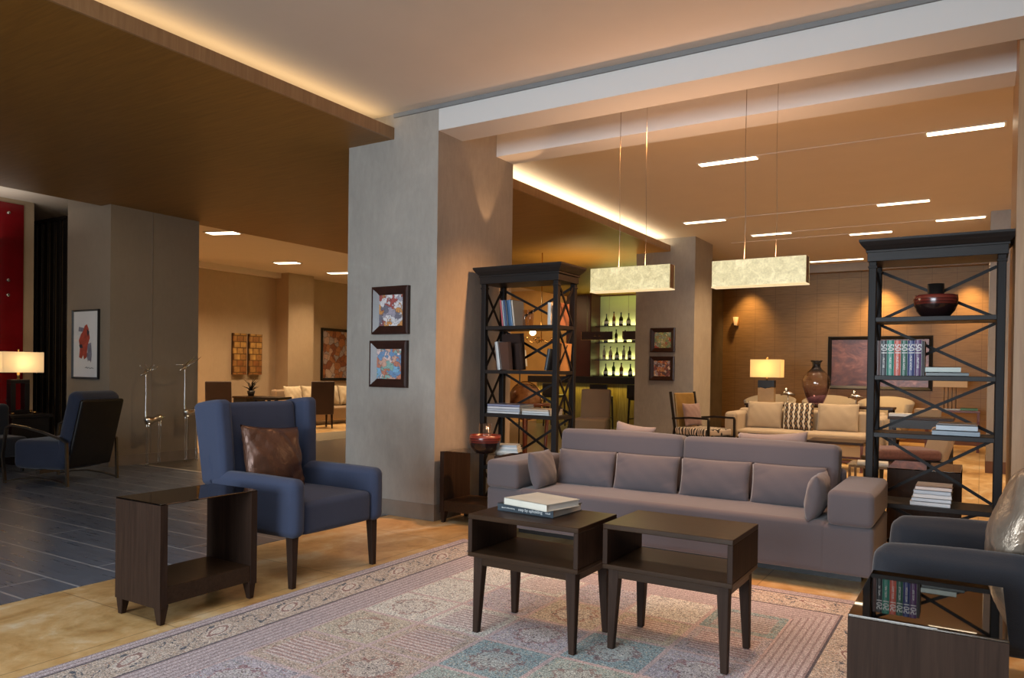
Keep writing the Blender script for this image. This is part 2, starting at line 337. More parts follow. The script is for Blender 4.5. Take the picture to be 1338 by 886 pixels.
# ------------------------------------------------------------------ mesh helpers
def NB(): return bmesh.new()
def box(bm, x0, x1, y0, y1, z0, z1, bev=0., seg=2, mtx=None):
    b = bmesh.new(); bmesh.ops.create_cube(b, size=1)
    bmesh.ops.scale(b, vec=(x1-x0, y1-y0, z1-z0), verts=b.verts)
    bmesh.ops.translate(b, vec=((x0+x1)/2, (y0+y1)/2, (z0+z1)/2), verts=b.verts)
    if bev > 0: bmesh.ops.bevel(b, geom=b.edges[:], offset=min(bev, (x1-x0)*.45, (y1-y0)*.45, (z1-z0)*.45), segments=seg, affect='EDGES', profile=.5)
    if mtx is not None: bmesh.ops.transform(b, matrix=mtx, verts=b.verts)
    merge(bm, b); return bm
def merge(bm, b):
    me = bpy.data.meshes.new('tmp'); b.to_mesh(me); b.free(); bm.from_mesh(me); bpy.data.meshes.remove(me)
def prism(bm, pts, axis, a0, a1, mtx=None):
    """extrude a closed outline; axis = direction of extrusion (0 x,1 y,2 z); pts are the other two coords in order"""
    b = bmesh.new()
    def P(p, a):
        if axis == 0: return (a, p[0], p[1])
        if axis == 1: return (p[0], a, p[1])
        return (p[0], p[1], a)
    lo = [b.verts.new(P(p, a0)) for p in pts]; hi = [b.verts.new(P(p, a1)) for p in pts]
    n = len(pts)
    b.faces.new(lo); b.faces.new(hi)
    for i in range(n): b.faces.new((lo[i], lo[(i+1) % n], hi[(i+1) % n], hi[i]))
    bmesh.ops.recalc_face_normals(b, faces=b.faces)
    if mtx is not None: bmesh.ops.transform(b, matrix=mtx, verts=b.verts)
    merge(bm, b); return bm
def taper(bm, c0, s0, c1, s1):
    """four-sided tapered bar from centre c0 with half sizes s0 to c1 with s1 (along z)"""
    b = bmesh.new(); r = []
    for c, s in ((c0, s0), (c1, s1)):
        r.append([b.verts.new((c[0]+sx*s[0], c[1]+sy*s[1], c[2])) for sx, sy in ((-1, -1), (1, -1), (1, 1), (-1, 1))])
    b.faces.new(r[0]); b.faces.new(r[1])
    for i in range(4): b.faces.new((r[0][i], r[0][(i+1) % 4], r[1][(i+1) % 4], r[1][i]))
    bmesh.ops.recalc_face_normals(b, faces=b.faces)
    bmesh.ops.bevel(b, geom=b.edges[:], offset=min(.003, min(s0+s1)*.4), segments=1, affect='EDGES')
    merge(bm, b); return bm
def pad(bm, x0, x1, y0, y1, z0, z1, r=.04, puff=0., axes='xyz', mtx=None):
    """upholstered block with rounded edges and slightly domed faces"""
    h = Vector(((x1-x0)/2, (y1-y0)/2, (z1-z0)/2)); c = Vector(((x0+x1)/2, (y0+y1)/2, (z0+z1)/2))
    r = min(r, h.x*.98, h.y*.98, h.z*.98)
    def ts(a):
        e = [a-r+r*math.tan(PI/4*k/4) for k in range(5)]
        m = [-(a-r)+2*(a-r)*k/8 for k in range(9)]
        return [-x for x in reversed(e[1:])]+m+e[1:]
    T = [ts(a) for a in h]
    b = bmesh.new(); vm = {}
    def vert(p):
        k = tuple(round(x, 6) for x in p)
        if k in vm: return vm[k]
        q = Vector(p); inn = Vector([max(-(h[i]-r), min(h[i]-r, q[i])) for i in range(3)]); dd = q-inn
        if dd.length > 1e-9: dd = dd.normalized()*r
        w = inn+dd
        if puff:
            for i, ax in enumerate('xyz'):
                if ax in axes:
                    j, k2 = [a for a in range(3) if a != i]
                    f = (1-(q[j]/h[j])**2)*(1-(q[k2]/h[k2])**2)
                    if abs(abs(q[i])-h[i]) < 1e-6: w[i] += math.copysign(puff*f, q[i])
        vv = b.verts.new(w+c); vm[k] = vv; return vv
    for i in range(3):
        j, k = [a for a in range(3) if a != i]
        for s in (-1, 1):
            for a in range(len(T[j])-1):
                for d_ in range(len(T[k])-1):
                    ps = []
                    for (aa, dd) in ((a, d_), (a+1, d_), (a+1, d_+1), (a, d_+1)):
                        p = [0, 0, 0]; p[i] = s*h[i]; p[j] = T[j][aa]; p[k] = T[k][dd]; ps.append(vert(p))
                    if len(set(ps)) == 4:
                        try: b.faces.new(ps)
                        except ValueError: pass
    bmesh.ops.recalc_face_normals(b, faces=b.faces)
    for f in b.faces: f.smooth = True
    if mtx is not None: bmesh.ops.transform(b, matrix=mtx, verts=b.verts)
    merge(bm, b); return bm
def pillow(bm, w, h, t, mtx=None, pinch=.07, seed=0, wrinkle=.0, n=22):
    """scatter cushion in the local xz plane, thickness along y"""
    rnd = random.Random(seed); ph = [rnd.uniform(0, 6.28) for _ in range(6)]
    b = bmesh.new(); G = {}
    for s in (-1, 1):
        for i in range(n+1):
            for j in range(n+1):
                u = -1+2*i/n; v = -1+2*j/n
                u = math.copysign(abs(u)**.85, u); v = math.copysign(abs(v)**.85, v)
                edge = i in (0, n) or j in (0, n)
                if edge and s == 1: continue
                x = w/2*u*(1-pinch*(1-v*v)); z = h/2*v*(1-pinch*(1-u*u))
                th = t/2*((1-u*u)*(1-v*v))**.42 if not edge else 0
                if wrinkle and not edge:
                    cr = abs(u*v)
                    th += wrinkle*(math.sin(9*u*v+ph[0])*.5+math.sin(14*(u-v)*cr+ph[1])*.9*cr+math.sin(11*u+7*v+ph[2])*.35)*min(1, th/(t*.25))
                G[(s, i, j)] = b.verts.new((x, s*th, z))
                if edge: G[(1, i, j)] = G[(-1, i, j)]
    for s in (-1, 1):
        for i in range(n):
            for j in range(n):
                q = [G[(s, i, j)], G[(s, i+1, j)], G[(s, i+1, j+1)], G[(s, i, j+1)]]
                try: b.faces.new(q)
                except ValueError: pass
    bmesh.ops.recalc_face_normals(b, faces=b.faces)
    for f in b.faces: f.smooth = True
    if mtx is not None: bmesh.ops.transform(b, matrix=mtx, verts=b.verts)
    merge(bm, b); return bm
def lathe(bm, prof, seg=28, mtx=None, smooth=True):
    b = bmesh.new(); rings = []
    for (r, z) in prof:
        if r < 1e-5: rings.append([b.verts.new((0, 0, z))])
        else: rings.append([b.verts.new((r*math.cos(2*PI*k/seg), r*math.sin(2*PI*k/seg), z)) for k in range(seg)])
    for A, B in zip(rings, rings[1:]):
        for k in range(seg):
            q = [A[k % len(A)], A[(k+1) % len(A)], B[(k+1) % len(B)], B[k % len(B)]]
            q = list(dict.fromkeys(q))
            if len(q) > 2:
                try: b.faces.new(q)
                except ValueError: pass
    bmesh.ops.recalc_face_normals(b, faces=b.faces)
    for f in b.faces: f.smooth = smooth
    if mtx is not None: bmesh.ops.transform(b, matrix=mtx, verts=b.verts)
    merge(bm, b); return bm
def tube(bm, pts, rad, seg=8, flat=None):
    """swept tube; rad number or list; flat=(w,h): rectangular section, w along world-up-ish frame"""
    pts = [Vector(p) for p in pts]; n = len(pts)
    rs = rad if isinstance(rad, (list, tuple)) else [rad]*n
    b = bmesh.new(); rings = []
    up0 = Vector((0, 0, 1)); prev = None
    for i, p in enumerate(pts):
        t = (pts[min(i+1, n-1)]-pts[max(i-1, 0)]).normalized()
        ref = up0 if abs(t.z) < .95 else Vector((1, 0, 0))
        if prev is None: s = t.cross(ref).normalized()
        else:
            s = (prev-t*prev.dot(t)); s = s.normalized() if s.length > 1e-6 else t.cross(ref).normalized()
        prev = s; w = t.cross(s).normalized()
        if flat: rings.append([b.verts.new(p+s*(a*flat[0]/2)+w*(c*flat[1]/2)) for a, c in ((-1, -1), (1, -1), (1, 1), (-1, 1))])
        else: rings.append([b.verts.new(p+(s*math.cos(2*PI*k/seg)+w*math.sin(2*PI*k/seg))*rs[i]) for k in range(seg)])
    m = len(rings[0])
    for A, B in zip(rings, rings[1:]):
        for k in range(m): b.faces.new((A[k], A[(k+1) % m], B[(k+1) % m], B[k]))
    b.faces.new(rings[0]); b.faces.new(rings[-1])
    bmesh.ops.recalc_face_normals(b, faces=b.faces)
    if not flat:
        for f in b.faces: f.smooth = True
    merge(bm, b); return bm
def bar(bm, a, c, w, h):
    tube(bm, [a, c], 0, flat=(w, h)); return bm

def obj(name, bm, m, parent=None, label=None, loc=(0, 0, 0), rot=(0, 0, 0)):
    me = bpy.data.meshes.new(name); bm.to_mesh(me); bm.free()
    me.materials.append(MATS[m] if isinstance(m, str) else m)
    o = bpy.data.objects.new(name, me); COL.objects.link(o)
    o.location = loc; o.rotation_euler = rot
    if parent is not None: o.parent = parent
    if label: o['label'] = label
    return o
def tag(o, label, cat, group=None, kind=None):
    o['label'] = label; o['category'] = cat
    if group: o['group'] = group
    if kind: o['kind'] = kind
    return o
def thing(name, label, cat, loc=(0, 0, 0), rz=0., group=None):
    o = bpy.data.objects.new(name, None); COL.objects.link(o)
    o.empty_display_size = .1; o.location = loc; o.rotation_euler = (0, 0, rz)
    return tag(o, label, cat, group)
def struct(name, bm, m, label=None, parent=None):
    o = obj(name, bm, m, parent)
    if parent is None: o['kind'] = 'structure'
    if label: o['label'] = label
    return o
def kids(o): return [c for c in bpy.data.objects if c.parent == o]
def dup(root, loc, rz, label, group=None):
    r = root.copy(); COL.objects.link(r); r.location = loc; r.rotation_euler = (0, 0, rz); r['label'] = label
    if group: r['group'] = group
    for ch in kids(root):
        c = ch.copy(); COL.objects.link(c); c.parent = r
        for gch in kids(ch):
            d_ = gch.copy(); COL.objects.link(d_); d_.parent = c
    return r
def text_mesh(s, size, depth=.0006, mtx=None):
    cu = bpy.data.curves.new('t', 'FONT'); cu.body = s; cu.size = size; cu.extrude = depth; cu.align_x = 'CENTER'; cu.align_y = 'CENTER'
    o = bpy.data.objects.new('t', cu); COL.objects.link(o)
    dg = bpy.context.evaluated_depsgraph_get(); me = bpy.data.meshes.new_from_object(o.evaluated_get(dg))
    bm = bmesh.new(); bm.from_mesh(me)
    bpy.data.objects.remove(o); bpy.data.curves.remove(cu); bpy.data.meshes.remove(me)
    if mtx is not None: bmesh.ops.transform(bm, matrix=mtx, verts=bm.verts)
    return bm
def T(x, y, z): return Matrix.Translation((x, y, z))
def Rm(a, ax): return Matrix.Rotation(a, 4, ax)

# ------------------------------------------------------------------ the room
ZC = 3.56; ZS = 3.34
struct('floor', box(NB(), -16.5, 4.6, -7, 19, -.1, 0), 'stone')
struct('floor_dark_tiles', box(NB(), -13, -4.46, -7, 5.82, 0, .004), 'dark_tile')
struct('floor_grey_tiles', box(NB(), -9.95, -4.46, 5.86, 19, 0, .003), 'grey_tile')
struct('floor_inlay_line', box(NB(), -9.4, -4.46, 5.82, 5.86, 0, .0045), 'pale_line')
struct('ceiling', box(NB(), -16.5, 4.6, -7, 19, ZC, ZC+.1), 'ceiling_paint')
# wooden dropped ceiling over the passage
struct('ceiling_wooden_soffit', box(NB(), -9.6, -4.475, -7, 18.2, ZS, 3.40), 'ceiling_wood')
struct('trim_wood_fascia', box(NB(), -4.475, -4.455, -7, 12.13, ZS-.002, 3.44), 'fascia_wood')
def col(x0, x1, y0, y1, base='skirting', m='plaster', top=ZC, sk=.14):
    struct('column', box(NB(), x0, x1, y0, y1, 0, top), m)
    b = NB(); e = .008
    box(b, x0-e, x1+e, y0-e, y1+e, 0, sk, .002, 1)
    struct('baseboard_column', b, base)
col(-5.0, -3.963, 5.128, 6.335)                 # big grey column
col(-10.4, -9.385, 5.42, 6.69, 'skirting', 'olive_plaster')                  # left pillar
col(-5.07, -4.035, 12.15, 13.08)                # bar column
col(.075, 1.1, 12.13, 13.1, 'brown_skirting', sk=.16)   # rear right column
struct('column', box(NB(), .165, 1.2, 5.5, 6.6, 0, ZC), 'fascia_wood')
# seam of the left pillar (thin joint line from floor to ceiling)
struct('trim_1', box(NB(), -9.386, -9.380, 5.985, 5.993, .14, ZS), 'skirting')
# beams
struct('beam', box(NB(), -3.962, 4.6, 5.128, 5.473, ZS, ZC), 'beam_paint')
struct('beam', box(NB(), -3.962, .165, 6.03, 6.332, ZS, ZC), 'beam_paint')
struct('trim_shadow_line', box(NB(), -4.455, 4.6, 5.112, 5.128, 3.525, ZC), 'shadow_gap')  # grey colour stands for the shade in the gap above the beam
# back room
struct('wall_back', box(NB(), -5.6, 4.6, 16.75, 16.9, 0, ZC), 'panel_wall')
struct('wall_bulkhead', box(NB(), -5.6, 4.6, 16.42, 16.56, 3.40, ZC), 'bulkhead')
struct('baseboard_back', box(NB(), -5.0, 4.6, 16.725, 16.75, 0, .14), 'brown_skirting')
struct('wall_partition', box(NB(), -5.07, -4.9, 13.08, 18.4, 0, ZC), 'curtain')
struct('wall_right', box(NB(), 4.5, 4.6, -7, 19, 0, ZC), 'plaster')
# bar end
struct('wall_bar', box(NB(), -12.2, -5.07, 18.3, 18.4, 0, ZC), 'gold_wall')
struct('wall_bar_red', box(NB(), -9.55, -8.66, 18.1, 18.3, 0, ZS), 'bar_wall')
struct('wall_niche_side', box(NB(), -8.66, -8.62, 17.7, 18.3, 1.15, ZS), 'bar_wall')
# lobby on the left
struct('wall_lobby', box(NB(), -14.6, -14.45, 6.5, 19, 0, ZC), 'lobby_plaster')
struct('column', box(NB(), -14.45, -14.02, 12.42, 13.22, 0, ZC), 'lobby_plaster')
struct('baseboard_lobby', box(NB(), -14.45, -14.43, 6.5, 12.42, 0, .16), 'brown_skirting')
struct('trim_3', box(NB(), -14.45, -14.25, 6.5, 12.4, 3.44, ZC), 'ceiling_paint')
struct('wall_lobby_rear', box(NB(), -14.6, -9.0, 18.9, 19, 0, ZC), 'lobby_plaster')
struct('floor_carpet', box(NB(), -11.2, -9.96, 8.9, 16, 0, .006), 'grey_carpet')
# far left
struct('wall_left', box(NB(), -13.1, -13.0, -7, 6.5, 0, ZC), 'lobby_plaster')
struct('wall_left_rear', box(NB(), -13.0, -10.4, 6.3, 6.4, 0, ZC), 'lobby_plaster')
struct('wall_left_pier', box(NB(), -11.5, -11.32, 1.5, 5.44, 0, ZC), 'lobby_plaster')

t = thing('glass_wall_panel', 'glossy red glass panel fixed over the far left wall with steel studs', 'wall panel', (-11.3, 3.6, 0))
obj('panel', box(NB(), -.018, 0, -1.9, 1.70, .02, 3.50, .004), 'red_panel', t)
for yy in (1.5, -.2):
    for zz in (3.36, 2.44, 2.24, .8):
        b = NB(); lathe(b, [(0, 0), (.022, 0), (.022, .02), (.018, .026), (0, .026)], 12, T(.0, yy, zz) @ Rm(PI/2, 'Y')); obj('stud', b, 'silver', t)
t = thing('slat_screen', 'screen of tall black vertical slats between red panel and pillar', 'screen', (-11.68, 5.85, 0))
for k in range(6):
    x = -.47+k*.175
    obj('slat', box(NB(), x-.05, x+.05, -.015, .015, .03, 3.40, .004), 'slat_black', t)
obj('rail', box(NB(), -.56, .48, -.05, .05, 0, .03), 'slat_black', t)
obj('rail', box(NB(), -.56, .48, -.05, .05, 3.40, 3.44), 'slat_black', t)

# cove lights on top of the wooden ceiling
def cove(y0, y1, m, label):
    t = thing('cove_light', label, 'cove light', (-4.6, y0, 3.40))
    obj('light_strip', box(NB(), -.06, .06, 0, y1-y0, .0, .02), m, t)
    obj('reflector', box(NB(), -.16, -.14, 0, y1-y0, 0, .16), 'beam_paint', t)
cove(-3.4, 5.1, 'cove_glow', 'warm cove light along the wood fascia left of the big grey column')
cove(6.36, 12.1, 'cove_glow_bright', 'bright white cove light along the wood fascia behind the grey column')

# recessed strip lights
def strip(x0, x1, y, lit, label, w=.14):
    t = thing('ceiling_light', label, 'ceiling light', ((x0+x1)/2, y, ZC), 0, 'recessed strip lights of the rear ceiling')
    h = (x1-x0)/2
    obj('slot', box(NB(), -h, h, -w/2, w/2, -.008, 0), 'bulkhead' if False else 'ceiling_paint', t)
    for s in lit:
        a, c = (-h+.02, -h+.62) if s < 0 else (h-.62, h-.02)
        if s == 0: a, c = -h+.02, h-.02
        obj('diffuser', box(NB(), a, c, -w/2+.02, w/2-.02, -.014, -.008), 'strip_glow', t)
strip(-2.64, .155, 8.0, (-1, 1), 'long strip light with two lit ends nearest behind the beams')
strip(-3.84, -.58, 11.0, (-1, 1), 'second strip light counted from the beams, starting by the bar column')
strip(-3.22, .03, 12.48, (-1, 1), 'third strip light from the beams, ending beside the rear right column')
strip(-3.7, -1.2, 13.1, (1,), 'short strip light behind the third one, lit at its right end')
strip(-2.95, -1.95, 15.9, (0,), 'strip light closest to the panelled back wall')
for i, (x, y, l) in enumerate(((-10.87, 8.2, 'lobby ceiling light nearest the left pillar'), (-12.7, 11.2, 'lobby ceiling light above the mosaic pictures'), (-12.9, 12.95, 'lobby ceiling light closest to the big grey column edge'))):
    t = thing('ceiling_light', l, 'ceiling light', (x, y, ZC), .33, 'recessed lights of the lobby ceiling')
    obj('frame', box(NB(), -.30, .30, -.13, .13, -.012, 0, .003), 'beam_paint', t)
    obj('diffuser', box(NB(), -.26, .26, -.10, .10, -.018, -.012), 'strip_glow', t)

# ------------------------------------------------------------------ rug
o = obj('rug', box(NB(), 0, RW, 0, RL, 0, .012, .004), 'rug', None, None, (-3.342, .545, 0))
tag(o, 'large faded patchwork oriental rug under the coffee tables', 'rug')
b = NB(); rnd = random.Random(3)
x = .01
while x < RW-.01:
    l = rnd.uniform(.015, .03); tube(b, [(x, RL-.002, .006), (x+rnd.uniform(-.006, .006), RL+l, .003)], .0022, 4); x += .014
obj('fringe', b, 'cream_fabric', o)['kind'] = 'stuff'

# ------------------------------------------------------------------ wing armchairs
def wing_chair(label, loc, rz, fab, legm, group=None, ar=.045, ap=.006):
    t = thing('wing_armchair', label, 'armchair', loc, rz, group)
    obj('seat', pad(NB(), -.36, .385, -.288, .288, .305, .50, .035, .02, 'z'), fab, t)
    tilt = T(-.30, 0, .40) @ Rm(-.13, 'Y') @ T(.30, 0, -.40)
    obj('backrest', pad(NB(), -.40, -.27, -.30, .30, .31, 1.075, .04, .02, 'x', mtx=tilt), fab, t)
    for s in (-1, 1):
        y0, y1 = sorted((s*.285, s*.395))
        b = NB(); pad(b, -.36, .40, y0, y1, .30, .645, ar, ap)
        obj('arm', b, fab, t)
        # wing: tapered slab rising from the arm to the top of the back
        b = NB(); pad(b, -.43, -.17, y0+.0, y1-.0, .56, 1.085, .035, .006, mtx=tilt)
        for v in b.verts:
            f = max(0., min(1., (v.co.z-.6)/.45))
            if v.co.x > -.33: v.co.x -= .03*(1-f)
            v.co.y += s*.02*f
        obj('wing', b, fab, t)
        b = NB(); taper(b, (.345, s*.345, 0), (.017, .017), (.335, s*.34, .31), (.027, .027)); obj('leg', b, legm, t)
        b = NB(); taper(b, (-.40, s*.33, 0), (.017, .017), (-.33, s*.33, .31), (.026, .026)); obj('leg', b, legm, t)
    return t
wing_chair('royal blue wing armchair with a brown satin cushion, by the big grey column', (-3.765, 3.425, 0), 0, 'blue_fabric', 'dark_wood_upright')
wing_chair('dark navy armchair cut by the right picture edge, holding a silvery cushion', (.06, 3.63, 0), PI, 'navy_fabric', 'dark_wood_upright', None, .054, .016)
def cushion(name, label, w, h, th, m, loc, rot, seed, wr=.01, group=None, cat='cushion', pinch=.07):
    o = obj(name, pillow(NB(), w, h, th, None, pinch, seed, wr), m, None, None, loc, rot)
    return tag(o, label, cat, group)
cushion('scatter_cushion', 'shiny brown satin cushion on the royal blue wing armchair', .46, .44, .17, 'copper_satin', (-3.93, 3.37, .705), (.0, -.05, PI/2+.12), 4, .012)
bpy.data.objects['scatter_cushion'].rotation_euler = Euler((math.radians(-17), math.radians(5), PI/2-.05))
cushion('scatter_cushion', 'silvery bronze satin cushion in the navy armchair at the right edge', .50, .48, .20, 'silver_satin', (.16, 3.56, .76), (math.radians(-19), math.radians(4), -PI/2-.15), 9, .016)

# ------------------------------------------------------------------ box side tables with glass tops
def side_table(label, loc, rz):
    """panels at both y ends, open along x; 0.39 x 0.59 x 0.61"""
    t = thing('side_table', label, 'side table', loc, rz)
    for s in (-1, 1):
        y0, y1 = sorted((s*.255, s*.295))
        b = NB(); prism(b, [(-.195, .604), (.195, .604), (.195, .085), (-.195, .085)], 1, y0, y1)
        obj('side_panel', b, 'dark_wood_upright', t)
    obj('shelf', box(NB(), -.19, .19, -.255, .255, .10, .19, .003), 'dark_wood', t)
    obj('glass_top', box(NB(), -.195, .195, -.295, .295, .604, .612, .002, 1), 'dark_glass', t, 'dark reflective glass top')
    for sx in (-1, 1):
        for sy in (-1, 1):
            b = NB(); taper(b, (sx*.168, sy*.272, 0), (.015, .014), (sx*.163, sy*.268, .10), (.03, .025)); obj('leg', b, 'dark_wood_upright', t)
    return t
st = side_table('dark wood side table with glass top in front of the royal blue armchair', (-3.642, 2.55, 0), 0)
dup(st, (-.12, 2.655, 0), 0, 'dark wood side table at the lower right, its glass top mirroring the bookcase')
dup(st, (-3.607, 5.325, 0), PI/2, 'dark wood side table wedged between grey column and sofa, under the red bowl')
for ch in kids(bpy.data.objects['side_table.002']):
    if ch.name.startswith('glass_top'):
        ch.data = ch.data.copy(); ch.data.materials[0] = MATS['clear_glass']; ch['label'] = 'clear glass top'
bt_ = dup(st, (-.35, 6.60, 0), 0, 'dark wood side table seen through the foot of the right bookcase')

bt_.scale = (1.22, 1, 1)

# ------------------------------------------------------------------ coffee tables
def coffee(label, loc, group):
    t = thing('coffee_table', label, 'coffee table', loc, 0, group)
    w, d_ = .302, .212; zt = .584; zb = .375
    obj('top', box(NB(), -w, w, -d_, d_, zt-.024, zt, .003), 'dark_wood', t)
    obj('shelf', box(NB(), -w, w, -d_, d_, zb, zb+.022, .003), 'dark_wood', t)
    for s in (-1, 1):
        x0, x1 = sorted((s*w, s*(w-.024))); obj('side_panel', box(NB(), x0, x1, -d_, d_, zb+.022, zt-.024, .002, 1), 'dark_wood_upright', t)
    b = NB(); e = .022
    box(b, -w+e, w-e, -d_+e, -d_+e+.02, zb-.04, zb); box(b, -w+e, w-e, d_-e-.02, d_-e, zb-.04, zb)
    box(b, -w+e, -w+e+.02, -d_+e, d_-e, zb-.04, zb); box(b, w-e-.02, w-e, -d_+e, d_-e, zb-.04, zb)
    obj('apron', b, 'dark_wood', t)
    for sx in (-1, 1):
        for sy in (-1, 1):
            b = NB(); taper(b, (sx*(w-.037), sy*(d_-.032), 0), (.015, .015), (sx*(w-.048), sy*(d_-.046), zb), (.027, .025)); obj('leg', b, 'dark_wood_upright', t)
    return t
ct = coffee('dark wood coffee table carrying two stacked books', (-1.825, 3.24, .012), 'pair of coffee tables')
dup(ct, (-1.18, 3.412, .012), 0, 'bare dark wood coffee table to the right of the one with books', 'pair of coffee tables')

# ------------------------------------------------------------------ sofa
t = thing('sofa', 'long grey taupe sofa with low block arms between the bookcases', 'sofa', (-1.882, 5.26, 0))
X0, X1 = -1.363, 1.363; Yf, Yb = -.41, .385
obj('base', pad(NB(), X0+.0, X1-.0, Yf+.012, Yb, .105, .40, .025), 'sofa_fabric', t)
obj('seat', pad(NB(), X0+.287, X1-.257, Yf+.008, .30, .108, .415, .035, .006, 'z'), 'sofa_fabric', t)
obj('arm', pad(NB(), X0, X0+.285, Yf-.003, Yb, .40, .612, .035, .008, 'xz'), 'sofa_fabric', t)
obj('arm', pad(NB(), X1-.255, X1, Yf-.003, Yb, .40, .612, .035, .008, 'xz'), 'sofa_fabric', t)
tl = T(0, .2, .4) @ Rm(-.10, 'X') @ T(0, -.2, -.4)
obj('back_cushion', pad(NB(), -1.03, -.002, .14, .34, .41, .835, .045, .012, 'yz', mtx=tl), 'sofa_fabric', t)
obj('back_cushion', pad(NB(), .002, 1.08, .14, .34, .41, .83, .045, .012, 'yz', mtx=tl), 'sofa_fabric', t)
obj('back_frame', pad(NB(), X0+.285, X1-.255, .30, Yb, .38, .66, .03), 'sofa_fabric', t)
obj('plinth', box(NB(), X0+.1, X1-.1, Yf+.34, Yb-.06, 0, .105), 'black_wood', t)
for (xc, w, zz, rr) in ((-.50, .34, .80, .12), (.60, .50, .79, -.06)):
    b = NB(); pillow(b, w, .42, .13, T(xc, .415, zz-.12) @ Rm(rr, 'Y') @ Rm(-.12, 'X'), .08, 3, .004); obj('rear_cushion', b, 'taupe_fabric', t)
def bolster(label, w, h, th, loc, rz, tilt, seed):
    o = obj('sofa_pillow', pillow(NB(), w, h, th, None, .035, seed, .004), 'sofa_fabric', None, None, loc, (tilt, 0, rz))
    return tag(o, label, 'pillow', 'small pillows along the sofa')
for i, (xa, xb, l) in enumerate(((-2.87, -2.375, 'first of four upright sofa pillows counting from the left arm'), (-2.375, -1.865, 'second of four upright sofa pillows, left of the back seam'),
        (-1.855, -1.35, 'third of four upright sofa pillows, right of the back seam'), (-1.345, -.86, 'fourth of four upright sofa pillows, beside the right arm pillow'))):
    bolster(l, xb-xa, .285, .14, ((xa+xb)/2, 5.325, .545), 0, -.22, i)
bolster('square pillow leaning on the inside of the left sofa arm', .36, .285, .15, (-2.86, 5.06, .545), PI/2+.08, -.22, 5)
bolster('square pillow leaning on the inside of the right sofa arm', .36, .285, .13, (-.86, 5.03, .545), PI/2, .16, 6)

# ------------------------------------------------------------------ bookcases
SH = [1.700, 1.305, .915, .44]
def bookcase(label, loc, group):
    t = thing('bookcase', label, 'bookcase', loc, 0, group)
    w, yf, yb, pw = .395, 0., .36, .048
    b = NB()
    box(b, -w-.01, w+.01, yf-.01, yb+.01, 2.08, 2.145, .003)
    box(b, -w-.018, w+.018, yf-.018, yb+.018, 2.14, 2.155, .002)
    # flared crown
    bb = bmesh.new(); rings = []
    prof = [(.012, 2.155), (.022, 2.165), (.042, 2.185), (.055, 2.205), (.058, 2.212), (.058, 2.226)]
    for e, z in prof: rings.append([bb.verts.new(p) for p in ((-w-e, yf-e, z), (w+e, yf-e, z), (w+e, yb+e, z), (-w-e, yb+e, z))])
    for A, B in zip(rings, rings[1:]):
        for k in range(4): bb.faces.new((A[k], A[(k+1) % 4], B[(k+1) % 4], B[k]))
    bb.faces.new(rings[-1]); bb.faces.new(rings[0]); bmesh.ops.recalc_face_normals(bb, faces=bb.faces); merge(b, bb)
    obj('cornice', b, 'case_shelf', t)
    for sx in (-1, 1):
        for y in (yf, yb-pw):
            x0, x1 = sorted((sx*w, sx*(w-pw)))
            b = NB(); box(b, x0, x1, y, y+pw, 0, 2.08, .004); box(b, x0-.004, x1+.004, y-.004, y+pw+.004, 2.035, 2.05, .002, 1)
            obj('post', b, 'case_wood', t)
    for z in SH+[.09]:
        obj('shelf', box(NB(), -w+.006, w-.006, yf+.008, yb-.006, z-.032, z, .003), 'case_shelf', t)
    lv = [.09]+SH[::-1]+[2.08]
    for a, c in zip(lv, lv[1:]):
        lo, hi = a+.004, c-.036
        b = NB(); y = yb-.02; x = w-pw
        bar(b, (-x, y, lo), (x, y, hi), .016, .02); bar(b, (-x, y+.012, hi), (x, y+.012, lo), .014, .02)
        obj('brace', b, 'case_wood', t)
        for sx in (-1, 1):
            b = NB(); xx = sx*(w-.02); ya, yc = yf+pw, yb-pw
            bar(b, (xx, ya, lo), (xx, yc, hi), .012, .018); bar(b, (xx+.006*sx, ya, hi), (xx+.006*sx, yc, lo), .012, .018)
            obj('brace', b, 'case_wood', t)
    return t
BR = bookcase('tall dark open bookcase with X braces at the right end of the sofa', (-.27, 5.67, 0), 'pair of open bookcases')
dup(BR, (-3.465, 5.655, 0), 0, 'tall dark open bookcase with X braces against the big grey column', 'pair of open bookcases')

# ------------------------------------------------------------------ books
BK = {}
def bookmat(c):
    k = tuple(round(x, 3) for x in c)
    if k not in BK: BK[k] = 'book_%d' % len(BK); m_noise(BK[k], c, .35, .08, 10, .5)
    return BK[k]
def book(label, th, h, dp, c, loc, rot=(0, 0, 0), group=None, spine=None, scale=.024, name='book', pages=True, tc='label_white'):
    """upright book: spine at -y, thickness along x, height along z; origin at base centre of the spine face"""
    e = thing(name, label, 'book' if name == 'book' else 'magazine', loc, 0, group); e.rotation_euler = rot
    b = NB(); k = .0025
    box(b, -th/2, -th/2+k, 0, dp, 0, h); box(b, th/2-k, th/2, 0, dp, 0, h)
    prism(b, [(-th/2, .004), (-th/4, .0008), (0, 0), (th/4, .0008), (th/2, .004), (th/2, .008), (-th/2, .008)], 2, 0, h)
    cv_ = obj('cover', b, bookmat(c), e)
    if pages: obj('pages', box(NB(), -th/2+k, th/2-k, .006, dp-.004, .003, h-.003), 'paper', e)
    if spine:
        for (s, size, zc) in spine:
            bm = text_mesh(s, size, .0004, T(0, -.0008, zc) @ Rm(PI/2, 'X') @ Rm(-PI/2, 'Z'))
            obj('lettering', bm, tc, cv_, 'white lettering')
    return e
